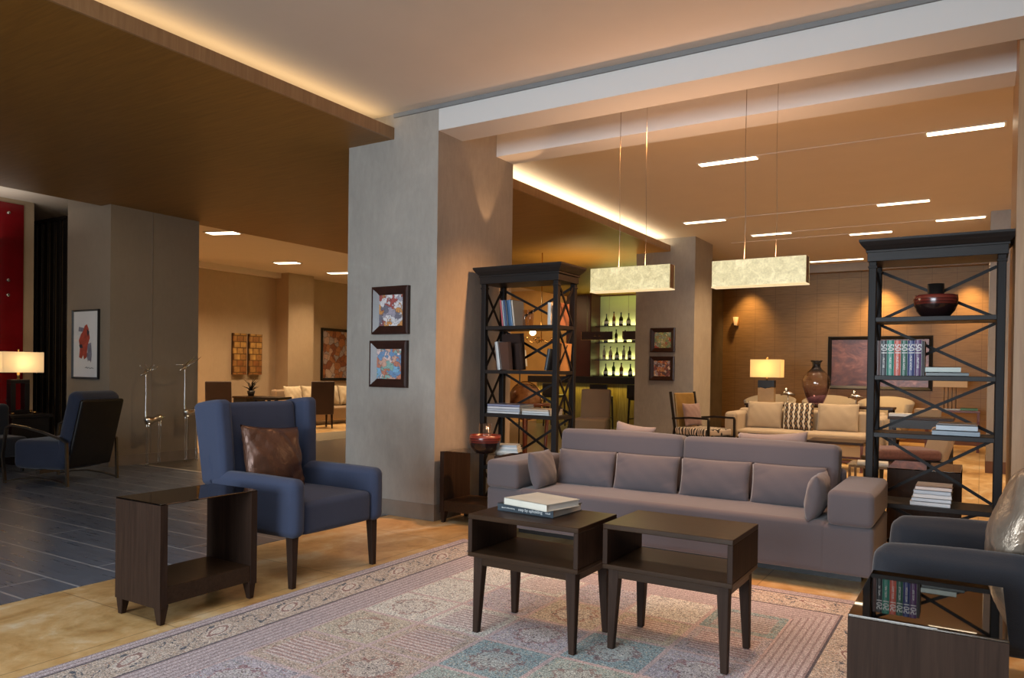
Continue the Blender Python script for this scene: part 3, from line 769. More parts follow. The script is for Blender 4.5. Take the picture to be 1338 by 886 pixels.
def flat(label, w, d_, th, c, loc, rz=0., group=None, name='book', spine=None, cat=None):
    """book lying flat: spine along -y edge; origin at base centre"""
    e = thing(name, label, cat or ('book' if name == 'book' else 'magazine'), loc, rz, group)
    k = min(.003, th*.2)
    b = NB(); box(b, -w/2, w/2, -d_/2, d_/2, 0, k); box(b, -w/2, w/2, -d_/2, d_/2, th-k, th); box(b, -w/2, w/2, -d_/2, -d_/2+k, 0, th)
    cv_ = obj('cover', b, bookmat(c), e)
    obj('pages', box(NB(), -w/2+.004, w/2-.004, -d_/2+k, d_/2-.004, k, th-k), 'paper', e)
    if spine:
        for (s, size, xc) in spine: obj('lettering', text_mesh(s, size, .0004, T(xc, -d_/2-.0006, th/2) @ Rm(PI/2, 'X')), 'label_white', cv_, 'white lettering')
    return e
# right bookcase, second shelf: the series with 501 on the spines
G = 'numbered series on the right bookcase'
z2 = SH[1]; yb = 5.70
x = -.606
sp = lambda s: [('501', .050, .178), (s, .016, .085)]
for th, h, c, l, txt in ((.022, .236, (.07, .02, .012), 'thin dark brown book at the post end of the numbered series', None),
        (.036, .236, (.014, .016, .02), 'black book marked 501 beside the thin brown one', 'MUST SEE'),
        (.045, .238, (.015, .19, .13), 'emerald green book marked 501 in the series on the right bookcase', 'MUST VISIT'),
        (.041, .236, (.52, .095, .055), 'orange red book marked 501 on the right bookcase', 'MUST READ'),
        (.040, .236, (.01, .085, .05), 'dark green book marked 501 right of the orange red book', 'MUST TASTE'),
        (.042, .236, (.012, .02, .13), 'dark blue book marked 501 on the right bookcase', 'MUST KNOW'),
        (.040, .238, (.075, .018, .10), 'purple book marked 501 at the end of the series', 'MUST DO'),
        (.018, .232, (.02, .012, .012), 'slim black book closing the numbered series beside the purple book', None)):
    book(l, th-.002, h, .17, c, (x+th/2, yb, z2), (0, 0, 0), G, sp(txt) if txt else None); x += th
G = 'flat books on the second shelf of the right bookcase'
flat('dark thin book at the bottom of the pair beside the numbered series', .245, .19, .024, (.03, .04, .035), (-.19, 5.80, z2), 0, G)
flat('pale grey green book on top of the pair beside the numbered series', .205, .18, .036, (.36, .42, .38), (-.215, 5.80, z2+.024), 0, G)
z3 = SH[2]
G = 'flat books on the third shelf of the right bookcase'
flat('large slate blue book under the pale one on the third shelf', .27, .24, .033, (.17, .22, .27), (-.135, 5.82, z3), 0, G)
flat('large pale grey blue book on top of the slate blue one', .235, .22, .036, (.38, .44, .50), (-.13, 5.82, z3+.033), 0, G)
flat('thin brown magazine topmost on the third shelf pile', .215, .2, .01, (.2, .13, .09), (-.13, 5.83, z3+.069), 0, G, 'magazine')
z4 = SH[3]
G = 'magazines on the low shelf of the right bookcase'
for k, (c, l) in enumerate((((.6, .62, .64), 'lowest white magazine in the low shelf pile'), ((.55, .6, .66), 'bluish magazine second from the bottom of the low shelf pile'),
        ((.66, .66, .66), 'white magazine in the middle of the low shelf pile'), ((.45, .5, .56), 'blue grey magazine second from the top of the low shelf pile'), ((.62, .52, .47), 'pinkish topmost magazine of the low shelf pile'))):
    flat(l, .235-.006*k, .25, .026, c, (-.272+.004*k, 5.83, z4+.026*k), .02*(k % 3-1), G, 'magazine')
# left bookcase, top shelf
G = 'leaning books on the top shelf of the left bookcase'
z1 = SH[0]
for i, (x, th, h, c, l) in enumerate(((-3.665, .016, .235, (.42, .08, .09), 'red and white thin book leftmost on the top shelf'), (-3.647, .014, .23, (.3, .36, .4), 'pale blue thin book second on the top shelf'),
        (-3.629, .016, .235, (.03, .08, .2), 'blue thin book third on the top shelf'), (-3.611, .014, .232, (.04, .05, .07), 'black thin book fourth on the top shelf'),
        (-3.578, .040, .235, (.045, .12, .24), 'thick blue book on the top shelf of the left bookcase'), (-3.545, .016, .23, (.5, .45, .38), 'cream thin book at the right of the leaning row'))):
    book(l, th, h, .19, c, (x, 5.72, z1+.003), (0, -.13, 0), G)
for k, x in enumerate((-3.495, -3.44)):
    o = obj('glass_tumbler', lathe(NB(), [(.001, .003), (.024, .003), (.028, .15), (.026, .15), (.022, .008), (.001, .008)], 16), 'smoke_glass', None, None, (x, 5.83, z1))
    tag(o, 'tall clear tumbler beside the leaning books' if k == 0 else 'tall clear tumbler farther from the leaning books', 'glass', 'tumblers on the top shelf')
book('white book behind the front post on the top shelf', .03, .2, .17, (.62, .6, .55), (-3.20, 5.74, z1), (0, 0, 0), 'upright books at the right end of the left bookcase')
book('brown cased book at the right end of the top shelf', .05, .20, .20, (.34, .15, .09), (-3.145, 5.76, z1), (0, 0, 0), 'upright books at the right end of the left bookcase')
# second shelf
G = 'dark art books on the second shelf of the left bookcase'
zz = z2
book('white spined book leaning at the left of the dark art books', .03, .255, .2, (.48, .5, .5), (-3.70, 5.72, zz+.004), (0, -.14, 0), G)
o = book('large dark brown art book with pictured cover, leaning', .05, .33, .24, (.035, .02, .017), (-3.52, 5.86, zz+.006), (0, -.10, PI/2-.25), G)
book('brown art book standing in front of the large dark one', .035, .25, .2, (.10, .05, .035), (-3.575, 5.73, zz+.004), (0, -.1, PI/2-.35), G)
book('smaller dark book at the right of the art books', .03, .24, .13, (.05, .03, .025), (-3.50, 5.79, zz+.003), (0, -.08, PI/2-.5), G)
G = 'books at the right end of the second shelf'
book('slate book leaning to the right near the front post', .025, .19, .17, (.04, .05, .06), (-3.225, 5.73, zz+.004), (0, .18, 0), G)
book('orange book leaning beside the right side brace', .03, .25, .19, (.5, .17, .04), (-3.155, 5.76, zz+.004), (0, .10, 0), G)
book('amber book standing at the end of the second shelf', .025, .24, .19, (.45, .22, .08), (-3.11, 5.76, zz+.002), (0, .06, 0), G)
# third shelf piles
G = 'magazine piles on the third shelf of the left bookcase'
for k, (c, l) in enumerate((((.6, .6, .6), 'bottom white magazine of the left pile, third shelf'), ((.42, .45, .5), 'grey blue magazine second up in the left pile, third shelf'), ((.62, .63, .66), 'white magazine third up in the left pile, third shelf'), ((.20, .22, .32), 'dark blue topmost magazine of the left pile, third shelf'))):
    flat(l, .34, .26, .021, c, (-3.63, 5.82, z3+.021*k), .02*(k % 2), G, 'magazine')
for k, (c, l) in enumerate((((.5, .54, .55), 'bottom magazine of the right pile, third shelf'), ((.58, .6, .6), 'middle magazine of the right pile, third shelf'), ((.5, .42, .33), 'beige topmost magazine of the right pile, third shelf'))):
    flat(l, .27, .25, .018, c, (-3.285, 5.80, z3+.018*k), -.02*k, G, 'magazine')
# magazines on the column side table
G = 'magazines behind the bowl on the side table'
for k, (c, l) in enumerate((((.52, .56, .54), 'lowest magazine of the pile behind the left red bowl'), ((.34, .4, .42), 'second magazine from below behind the left red bowl'), ((.56, .58, .58), 'white magazine third from below behind the left red bowl'), ((.3, .36, .42), 'blue grey topmost magazine behind the left red bowl'))):
    flat(l, .25-.02*k, .20-.012*k, .016, c, (-3.425+.006*k, 5.42, .612+.016*k), .35, G, 'magazine')
# books on the coffee table
zt = .596
flat('dark slate book with white lettering, lower of the two on the coffee table', .33, .275, .038, (.045, .06, .075), (-1.885, 3.315, zt), -.06, 'books on the coffee table', 'book', [('step by upholding', .020, .032), ('the art of furnishing', .010, -.10), ('retail', .014, .135)])
flat('white book lying askew on top of the dark slate book', .285, .245, .034, (.70, .67, .58), (-1.845, 3.262, zt+.038), -.22, 'books on the coffee table')

# ------------------------------------------------------------------ bowls
def bowl(label, loc, inner):
    t = thing('bowl', label, 'bowl', loc, 0, 'red banded lacquer bowls')
    obj('body', lathe(NB(), [(0, .0), (.07, .0), (.085, .008), (.115, .045), (.13, .085), (.134, .12), (.131, .15), (.124, .15), (.126, .115), (.11, .05), (.07, .016), (0, .014)], 40), 'lacquer', t)
    if inner == 'glass':
        obj('glass_insert', lathe(NB(), [(0, .016), (.052, .016), (.055, .03), (.055, .245), (.052, .245), (.052, .03), (0, .024)], 28), 'smoke_glass', t)
    else:
        obj('candle_holder', lathe(NB(), [(0, .016), (.048, .016), (.05, .03), (.05, .228), (.044, .228), (.044, .19), (0, .19)], 28), 'black_wood', t)
    return t
bowl('red banded dark bowl with a glass insert on the side table by the column', (-3.515, 5.235, .612), 'glass')
bowl('red banded dark bowl with a black holder on top shelf of the right bookcase', (-.27, 5.85, SH[0]), 'holder')

# ------------------------------------------------------------------ pendants
def pendant(label, x0, x1, y, z0, z1, rz):
    w = (x1-x0)/2; d_ = .055
    t = thing('pendant_lamp', label, 'pendant lamp', ((x0+x1)/2, y, z0), rz, 'box pendants over the sofa')
    h = z1-z0
    b = NB(); box(b, -w, w, -d_, -d_+.008, 0, h); box(b, -w, w, d_-.008, d_, 0, h); obj('shade', b, 'pendant_leaf', t)
    for s in (-1, 1):
        a, c = sorted((s*w, s*(w-.008))); obj('end_plate', box(NB(), a, c, -d_+.008, d_-.008, 0, h), 'fascia_wood', t)
    b = NB(); box(b, -w-.003, w+.003, -d_-.003, -d_+.006, -.008, 0); box(b, -w-.003, w+.003, d_-.006, d_+.003, -.008, 0)
    box(b, w-.006, w+.003, -d_+.006, d_-.006, -.008, 0); box(b, -w-.003, -w+.006, -d_+.006, d_-.006, -.008, 0); obj('edge_rim', b, 'pendant_edge', t)
    for s in (-1, 1):
        obj('cable', tube(NB(), [(s*.115, 0, h-.02), (s*.115+.006, 0, h+.3), (s*.115-.004, 0, h+.8), (s*.115, 0, ZC-z0)], .0022 if s < 0 else .0014, 6), 'metal_frame', t)
    cb_ = obj('cross_bar', box(NB(), -.125, .125, -d_+.008, d_-.008, h-.03, h-.015), 'metal_frame', t)
    for q in (-.5, 0, .5):
        obj('bulb', lathe(NB(), [(0, -.02), (.014, -.01), (.018, .01), (.012, .03), (0, .036)], 12, T(q*w, 0, h*.45)), 'bulb', cb_)
pendant('box pendant of pale leaf in front of the bar, hanging over the sofa', -2.785, -2.095, 5.75, 1.972, 2.160, 0)
pendant('box pendant of pale leaf beside the right bookcase, hanging over the sofa', -1.76, -1.075, 5.75, 1.964, 2.158, -.02)

# ------------------------------------------------------------------ pictures
def picture(label, loc, rz, w, h, fr, art, fm, d_=.035, matw=0., group=None, cat='picture'):
    """faces local -y; origin at its centre, back on the wall"""
    t = thing('framed_picture', label, cat, loc, rz, group)
    b = NB()
    # mitred bevel profile
    bb = bmesh.new(); R = []
    for ins, y in ((0, 0), (0, -d_), (fr*.25, -d_-.004), (fr, -d_*.45), (fr, 0)):
        R.append([bb.verts.new(p) for p in ((-w/2+ins, y, -h/2+ins), (w/2-ins, y, -h/2+ins), (w/2-ins, y, h/2-ins), (-w/2+ins, y, h/2-ins))])
    for A, B in zip(R, R[1:]+R[:1]):
        for k in range(4): bb.faces.new((A[k], A[(k+1) % 4], B[(k+1) % 4], B[k]))
    bmesh.ops.recalc_face_normals(bb, faces=bb.faces); merge(b, bb); host = obj('frame', b, fm, t)
    iw, ih = w/2-fr, h/2-fr
    if matw: host = obj('mount', box(NB(), -iw, iw, -.012, -.004, -ih, ih), 'mat_board', host); iw -= matw; ih -= matw
    if art: obj('artwork', box(NB(), -iw, iw, -.016, -.006, -ih, ih), art, host if not matw else host.parent)
    return t
picture('square abstract of grey figures over orange, upper picture on the grey column', (-4.457, 5.126, 1.822), 0, .42, .425, .075, 'art_grey_orange', 'picture_frame', group='small pictures on the grey column')
picture('square abstract of blue and pink shapes, lower picture on the grey column', (-4.472, 5.126, 1.346), 0, .43, .415, .075, 'art_blue_pink', 'picture_frame', group='small pictures on the grey column')
picture('square abstract in green and red, upper picture on the bar column', (-4.568, 12.148, 1.853), 0, .435, .41, .075, 'art_green_red', 'picture_frame', group='small pictures on the bar column')
picture('square abstract in orange and white, lower picture on the bar column', (-4.573, 12.148, 1.375), 0, .435, .41, .075, 'art_orange_white', 'picture_frame', group='small pictures on the bar column')
picture('large reddish copper painting on the panelled back wall', (-1.75, 16.748, 1.56), 0, 1.9, 1.08, .07, 'art_copper', 'black_frame', .05)
picture('large orange and grey painting in the lobby above the cream sofa', (-14.448, 14.75, 1.66), PI/2, 1.75, 1.36, .07, 'art_lobby', 'black_frame', .05)
for (yc, l) in ((11.33, 'amber mosaic picture, left one of the pair in the lobby'), (11.77, 'amber mosaic picture, right one of the pair in the lobby')):
    t = thing('mosaic_picture', l, 'picture', (-14.448, yc, 1.60), PI/2, 'mosaic pictures in the lobby')
    obj('backing', box(NB(), -.175, .175, -.04, 0, -.47, .47), 'picture_frame', t)
    bm = box(NB(), -.045, -.0, -.175, .175, -.47, .47)
    o = obj('tile_face', bm, 'art_mosaic', t); o.rotation_euler = (0, 0, -PI/2); o.location = (0, -.041, 0)
    o.location = (0, -.04, 0); o.rotation_euler = (0, 0, PI/2)
    bmesh_fix = o.data
# figure print on the left pillar: red and grey brush strokes on white paper
t = picture('tall white print with red and grey brush figure on the left pillar', (-9.915, 5.418, 1.57), 0, .62, .90, .022, None, 'black_frame', .03)
pp_ = obj('paper', box(NB(), -.287, .287, -.014, -.005, -.427, .427), 'mat_board', t)
plain('ink_red', (.42, .07, .045), .7, .35); plain('ink_grey', (.2, .2, .26), .7, .4); plain('ink_dark', (.04, .04, .05), .7)
def blob(pts, m, y):
    b = bmesh.new(); vs = [b.verts.new((p[0], y, p[1])) for p in pts]; vs2 = [b.verts.new((p[0], y+.001, p[1])) for p in pts]
    b.faces.new(vs); b.faces.new(vs2)
    n = len(pts)
    for i in range(n): b.faces.new((vs[i], vs[(i+1) % n], vs2[(i+1) % n], vs2[i]))
    bmesh.ops.recalc_face_normals(b, faces=b.faces); obj('brush_stroke', b, m, pp_)
blob([(.02, -.12), (.09, -.1), (.14, -.2), (.13, -.24), (.09, -.19), (.06, -.23), (.05, .1), (.13, .12), (.14, .0), (.14, -.15)][:6]+[(.05, .05), (.12, .07), (.15, -.02)][:0], 'ink_grey', -.0155)
blob([(.04, .0), (.13, .02), (.15, -.14), (.13, -.23), (.06, -.2), (.05, -.1)], 'ink_grey', -.0158)
blob([(-.17, .17), (-.05, .16), (-.03, .21), (-.16, .23)], 'ink_grey', -.0156)
blob([(-.02, .24), (.03, .26), (.07, .2), (.1, .08), (.05, -.02), (.03, -.17), (-.03, -.2), (-.05, -.14), (-.09, -.19), (-.15, -.17), (-.13, -.05), (-.16, .05), (-.11, .13), (-.06, .17)], 'ink_red', -.0162)
blob([(-.15, -.01), (-.08, .0), (-.06, -.05), (-.13, -.05)], 'ink_dark', -.0168)
blob([(.03, .2), (.09, .16), (.06, .1), (.04, .13)], 'ink_dark', -.0168)
b = NB(); pts = [(.0, -.31), (.03, -.295), (.05, -.315), (.08, -.30), (.11, -.318), (.15, -.305), (.19, -.315)]
tube(b, [(p[0], -.016, p[1]) for p in pts], .003, 4); obj('signature', b, 'ink_dark', pp_)

# ------------------------------------------------------------------ silver antelope sculptures
def skin_body(bm, joints):
    for chain in joints: tube(bm, [c[:3] for c in chain], [c[3] for c in chain], 10)
def antelope(label, loc, hb, hh, rz, flip):
    """slender metal antelope on long stilt legs; body height hb, head height hh; faces local -x"""
    t = thing('antelope_sculpture', label, 'sculpture', loc, rz, 'silver antelope sculptures')
    b = NB()
    # trunk with chest, waist and rump in one swept body
    tube(b, [(-.135, 0, hb+.055), (-.125, 0, hb+.03), (-.10, 0, hb+.005), (-.06, 0, hb-.008), (0, 0, hb+.004), (.05, 0, hb+.022), (.09, 0, hb+.028), (.125, 0, hb+.03), (.15, 0, hb+.022)],
         [.018, .042, .060, .055, .038, .042, .055, .046, .014], 14)
    # neck continuing from the chest up to the head
    tube(b, [(-.115, 0, hb+.01), (-.13, 0, hb+.06), (-.132, 0, hb+.14), (-.128, 0, hb+.35), (-.132, 0, hh-.04), (-.135, 0, hh)], [.03, .017, .011, .009, .010, .013], 10)
    # head with muzzle
    tube(b, [(-.10, 0, hh+.015), (-.13, 0, hh+.012), (-.17, 0, hh-.005), (-.205, 0, hh-.022), (-.225, 0, hh-.03)], [.012, .024, .02, .013, .008], 10)
    for s in (-1, 1): tube(b, [(-.115, s*.015, hh+.02), (-.10, s*.045, hh+.04), (-.095, s*.065, hh+.035)], [.008, .010, .002], 6)
    tube(b, [(.14, 0, hb+.035), (.175, 0, hb+.045), (.19, 0, hb+.03)], [.008, .007, .003], 6)
    obj('body', b, 'silver', t)
    for sx, sy in ((-.1, -.025), (-.1, .025), (.10, -.025), (.10, .025)):
        obj('leg', tube(NB(), [(sx, sy, hb+.0), (sx+.004, sy, hb-.09), (sx-.004, sy, hb*.45), (sx, sy, .02), (sx-.006, sy, 0)], [.016, .004, .0022, .002, .004], 8), 'silver', t)
    b = NB(); rnd = random.Random(int(hh*100))
    if flip:
        for s in (-1, 1):
            for k in range(4): tube(b, [(-.12, s*.012, hh+.025), (-.09+.03*k, s*(.05+.01*k), hh+.05+.012*k), (-.03+.045*k, s*(.04+.012*k), hh+.10+.02*k)], [.006, .005, .002], 6)
            tube(b, [(-.12, s*.012, hh+.03), (-.17, s*.05, hh+.05), (-.25, s*.05, hh+.045)], [.006, .005, .002], 6)
    else:
        for s in (-1, 1):
            tube(b, [(-.12, s*.012, hh+.025), (-.10, s*.06, hh+.04), (-.075, s*.11, hh+.09), (-.08, s*.12, hh+.13)], [.007, .006, .005, .002], 6)
            tube(b, [(-.10, s*.06, hh+.04), (-.02, s*.09, hh+.055), (.02, s*.1, hh+.10)], [.006, .004, .002], 6)
            tube(b, [(-.10, s*.05, hh+.035), (-.17, s*.08, hh+.08), (-.19, s*.085, hh+.12)], [.005, .004, .002], 6)
    obj('antlers', b, 'silver', t); t.scale = (.8, 1, 1)
antelope('silver antelope sculpture on thin legs, left one by the pillar', (-9.16, 5.88, .004), .585, 1.20, PI/2-.1, False)
antelope('silver antelope sculpture with feathery antlers, right one by the pillar', (-9.16, 6.44, .003), .665, 1.27, PI/2-.1, True)

# ------------------------------------------------------------------ left armchair, table and lamp
t = thing('recliner_armchair', 'low dark blue armchair with a bent metal frame before the black slats', 'armchair', (-8.70, 4.50, .004), math.radians(197.8))
bt = T(-.22, 0, .34) @ Rm(-.25, 'Y') @ T(.22, 0, -.34)
obj('seat', pad(NB(), -.30, .36, -.31, .31, .16, .47, .06, .012, 'z'), 'blue_chair_fabric', t)
b = pad(NB(), -.36, -.17, -.31, .31, .22, 1.04, .085, .012, 'x', mtx=bt); obj('backrest', b, 'blue_chair_fabric', t)
obj('back_shell', pad(NB(), -.40, -.35, -.30, .30, .22, .98, .03, .0, mtx=bt), 'slat_black', t, 'black back shell')
for s in (-1, 1):
    y = s*.35
    b = NB(); pts = [(.41, y, 0), (.445, y, .30), (.40, y, .60), (.33, y, .635), (.15, y, .615), (-.10, y, .565), (-.33, y, .50), (-.395, y, .46), (-.40, y, .25), (-.41, y, 0)]
    tube(b, pts, 0, flat=(.03, .022)); obj('arm_frame', b, 'metal_frame', t)
    b = NB(); tube(b, [(.405, y, .02), (.2, y, .06), (0, y, .075), (-.2, y, .06), (-.405, y, .02)], 0, flat=(.028, .018)); obj('stretcher', b, 'metal_frame', t)
obj('cross_rail', box(NB(), -.05, .0, -.35, .35, .12, .165), 'metal_frame', t)
t = thing('cabinet_table', 'dark square cabinet table carrying the black lamp at far left', 'table', (-10.75, 5.07, .004))
obj('top', box(NB(), -.27, .27, -.30, .22, .60, .64, .004), 'black_wood', t)
obj('body', box(NB(), -.24, .24, -.27, .19, 0, .60, .004), 'black_wood', t)
t = thing('table_lamp', 'lit table lamp with open black base before the red panel', 'lamp', (-10.78, 5.0, .644), PI/2)
b = NB(); box(b, -.115, .115, -.06, .06, 0, .05, .004); box(b, -.115, .115, -.06, .06, .40, .45, .004)
box(b, -.115, -.055, -.06, .06, .05, .40, .004); box(b, .055, .115, -.06, .06, .05, .40, .004); obj('base', b, 'black_wood', t)
obj('neck', lathe(NB(), [(0, .45), (.018, .45), (.018, .56), (0, .56)], 14), 'gold_metal', t)
def shade(tt, w, d_, z0, z1, m):
    b = NB(); k = .006
    box(b, -w, w, -d_, -d_+k, z0, z1); box(b, -w, w, d_-k, d_, z0, z1); box(b, -w, -w+k, -d_+k, d_-k, z0, z1); box(b, w-k, w, -d_+k, d_-k, z0, z1)
    s = obj('lamp_shade', b, m, tt)
shade(t, .25, .14, .545, .815, 'shade_cream')
obj('finial', lathe(NB(), [(0, .56), (.006, .56), (.006, .83), (.014, .84), (.0, .86)], 10), 'gold_metal', t)
for k, (dx, dy) in enumerate(((.14, -.16), (.17, .12), (-.02, .16))):
    o = obj('trinket_dish', lathe(NB(), [(0, 0), (.018, 0), (.026, .02+.012*k), (.022, .02+.012*k), (.014, .006), (0, .006)], 14), 'gold_metal', None, None, (-10.75+dx, 5.0+dy*.9, .644))
    tag(o, ('small brass dish at the front of the cabinet table', 'small brass dish on the right of the cabinet table', 'small brass dish behind the black lamp')[k], 'dish', 'small dishes by the black lamp')
t = thing('lounge_chair', 'dark chair back cut by the left picture edge before the lamp', 'armchair', (-10.35, 4.35, .004), 0)
obj('backrest', pad(NB(), -.10, .10, -.35, .32, .30, .80, .06), 'navy_fabric', t)
obj('seat', pad(NB(), .05, .55, -.35, .32, .18, .42, .05), 'navy_fabric', t)
for sx in (-.05, .5):
    for sy in (-.3, .27): obj('leg', taper(NB(), (sx, sy, 0), (.015, .015), (sx, sy, .2), (.02, .02)), 'black_wood', t)

# ------------------------------------------------------------------ lobby furniture
def lobby_chair(label, loc, rz):
    t = thing('dining_chair', label, 'chair', loc, rz, 'dark dining chairs in the lobby')
    obj('seat', pad(NB(), -.25, .25, -.25, .25, .36, .47, .03), 'brown_leather', t)
    obj('backrest', pad(NB(), -.27, -.21, -.25, .25, .30, 1.02, .025, mtx=T(-.24, 0, .4) @ Rm(-.08, 'Y') @ T(.24, 0, -.4)), 'brown_leather', t)
    for sx in (-1, 1):
        for sy in (-1, 1): obj('leg', taper(NB(), (sx*.23-.03*(sx < 0), sy*.21, 0), (.014, .014), (sx*.22, sy*.21, .38), (.022, .022)), 'dark_wood_upright', t)
    return t
c0 = lobby_chair('dark high backed chair seen from behind before the lobby sofa', (-12.25, 11.75, 0), math.radians(150))
dup(c0, (-12.35, 9.35, 0), math.radians(-20), 'dark high backed chair standing alone below the lobby wall light')
t = thing('sofa', 'cream sofa with plump cushions in the lobby behind the dark chair', 'sofa', (-13.15, 12.75, 0), 0)
obj('base', pad(NB(), -.42, .42, -1.2, 1.3, .10, .40, .04), 'tan_fabric', t)
obj('backrest', pad(NB(), -.46, -.26, -1.2, 1.3, .3, .80, .05), 'tan_fabric', t)
obj('arm', pad(NB(), -.42, .42, -1.25, -1.07, .1, .62, .05), 'tan_fabric', t)
obj('arm', pad(NB(), -.42, .42, 1.2, 1.38, .1, .62, .05), 'tan_fabric', t)
for sx in (-.36, .36):
    for sy in (-1.15, 1.3): obj('leg', taper(NB(), (sx, sy, 0), (.02, .02), (sx, sy, .12), (.028, .028)), 'dark_wood_upright', t)
for k, (yy, w) in enumerate(((-.85, .5), (-.3, .55), (.28, .55), (.85, .55))):
    cushion('sofa_cushion', ('cream cushion at the left end of the lobby sofa', 'pale yellow cushion second along the lobby sofa', 'cream cushion third along the lobby sofa', 'cream cushion fourth along the lobby sofa')[k],
            w, .48, .2, 'cream_fabric', (-13.24, 12.75+yy, .655), (math.radians(-14), 0, PI/2), k, .012, 'cushions on the lobby sofa')
t = thing('low_table', 'low dark table in the lobby behind the royal blue armchair', 'table', (-12.0, 10.25, 0), .3)
obj('top', box(NB(), -.27, .27, -.27, .27, .66, .71, .005), 'black_wood', t)
for sx in (-1, 1):
    for sy in (-1, 1): obj('leg', box(NB(), sx*.22-.025, sx*.22+.025, sy*.22-.025, sy*.22+.025, 0, .66), 'black_wood', t)
t = thing('side_cabinet', 'small dark cabinet left of the lobby sofa', 'cabinet', (-13.75, 11.1, 0))
obj('body', box(NB(), -.22, .22, -.25, .25, 0, .62, .004), 'black_wood', t); obj('top', box(NB(), -.24, .24, -.27, .27, .62, .66, .004), 'dark_wood', t)
t = thing('potted_plant', 'spiky dark plant in a black pot on the small lobby cabinet', 'plant', (-13.72, 11.12, .66))
obj('pot', lathe(NB(), [(0, 0), (.06, 0), (.09, .12), (.08, .12), (.06, .02), (0, .02)], 18), 'black_wood', t)
b = NB(); rnd = random.Random(5)
for k in range(26):
    a = rnd.uniform(0, 6.28); e = rnd.uniform(.08, .2); hgt = rnd.uniform(.12, .34)
    tube(b, [(0, 0, .08), (e*.4*math.cos(a), e*.4*math.sin(a), .08+hgt*.7), (e*math.cos(a), e*math.sin(a), .08+hgt)], [.008, .009, .001], 5)
obj('leaves', b, 'slat_black', t)
t = thing('glass_vase', 'tall glass vase of glittering stems by the edge of the grey column', 'vase', (-10.45, 11.95, 0))
b = NB()
for k in range(3):
    a = k*2.1; tube(b, [(.13*math.cos(a), .13*math.sin(a), 0), (.03*math.cos(a), .03*math.sin(a), .5), (.05*math.cos(a), .05*math.sin(a), .9)], .007, 6)
obj('stand', b, 'silver', t)
obj('vase', lathe(NB(), [(0, .9), (.07, .9), (.11, 1.0), (.09, 1.12), (.06, 1.2), (.056, 1.2), (.085, 1.12), (.1, 1.0), (.06, .91), (0, .91)], 20), 'clear_glass', t)
b = NB()
for k in range(30):
    a = rnd.uniform(0, 6.28); e = rnd.uniform(.05, .22); hh = rnd.uniform(.2, .5)
    tube(b, [(0, 0, 1.0), (e*.5*math.cos(a), e*.5*math.sin(a), 1.0+hh*.6), (e*math.cos(a), e*math.sin(a), 1.0+hh)], [.004, .004, .009], 5)
obj('stems', b, 'silver', t)

# ------------------------------------------------------------------ back room furniture
# open arm chair by the bar column
t = thing('open_armchair', 'dark framed open armchair with gold and pink back by the bar column', 'armchair', (-3.62, 11.35, 0), math.radians(-22))
ab = T(-.28, 0, .45) @ Rm(-.16, 'Y') @ T(.28, 0, -.45)
obj('seat', pad(NB(), -.30, .34, -.29, .29, .36, .47, .035, .01, 'z'), 'zebra', t, 'zebra striped seat')
obj('backrest', pad(NB(), -.31, -.265, -.22, .22, .45, 1.0, .02, mtx=ab), 'gold_satin', t, 'gold upholstered back')
for s in (-1, 1):
    y = s*.30
    b = NB(); tube(b, [(-.33, y, .60), (.0, y, .63), (.36, y, .63), (.37, y, .60), (.37, y, .3), (.37, y, 0)], 0, flat=(.03, .03)); obj('arm', b, 'black_wood', t)
    b = NB(); tube(b, [(-.38, y*.92, 0), (-.30, y*.92, .45), (-.40, y*.92, 1.01)], 0, flat=(.03, .03)); obj('leg', b, 'black_wood', t)
obj('rail', box(NB(), -.30, .36, -.29, .29, .32, .36), 'black_wood', t)
cushion('scatter_cushion', 'pink cushion on the open armchair by the bar column', .40, .36, .12, 'pink_fabric', (-3.80, 11.425, .66), (-.2, 0, PI/2-.38), 2, .006)
# beige sofa
t = thing('sofa', 'beige sofa with large cushions in the back room before the lamp', 'sofa', (-2.32, 12.42, 0), 0)
obj('base', pad(NB(), -1.15, 1.15, -.42, .42, .06, .30, .03), 'beige_fabric', t)
for sx in (-1.05, 1.05):
    for sy in (-.35, .35): obj('leg', taper(NB(), (sx, sy, 0), (.02, .02), (sx, sy, .08), (.028, .028)), 'dark_wood_upright', t)
obj('seat', pad(NB(), -.95, -.002, -.44, .25, .29, .43, .04, .01, 'z'), 'beige_fabric', t); obj('seat', pad(NB(), .002, .95, -.44, .25, .29, .43, .04, .01, 'z'), 'beige_fabric', t)
obj('backrest', pad(NB(), -1.1, 1.1, .24, .45, .25, .74, .05), 'beige_fabric', t)
obj('arm', pad(NB(), -1.15, -.95, -.42, .42, .25, .70, .06), 'beige_fabric', t); obj('arm', pad(NB(), .95, 1.15, -.42, .42, .25, .70, .06), 'beige_fabric', t)
G = 'large cushions on the beige sofa'
ca, sa = 1, 0
def onsofa(x, y, z): return (-2.32+ca*x-sa*y, 12.42+sa*x+ca*y, z)
for (xx, w, m, l, sd) in ((-.65, .56, 'beige_fabric', 'beige cushion left of the patterned one on the beige sofa', 1), (-.12, .46, 'harlequin', 'black and white patterned cushion on the beige sofa', 2), (.45, .60, 'beige_fabric', 'beige cushion right of the patterned one on the beige sofa', 3)):
    cushion('sofa_cushion', l, w, .44, .17, m, onsofa(xx, .08 if m == 'harlequin' else .13, .645), (-.22, 0, 0), sd, .006, G, 'cushion', .04)
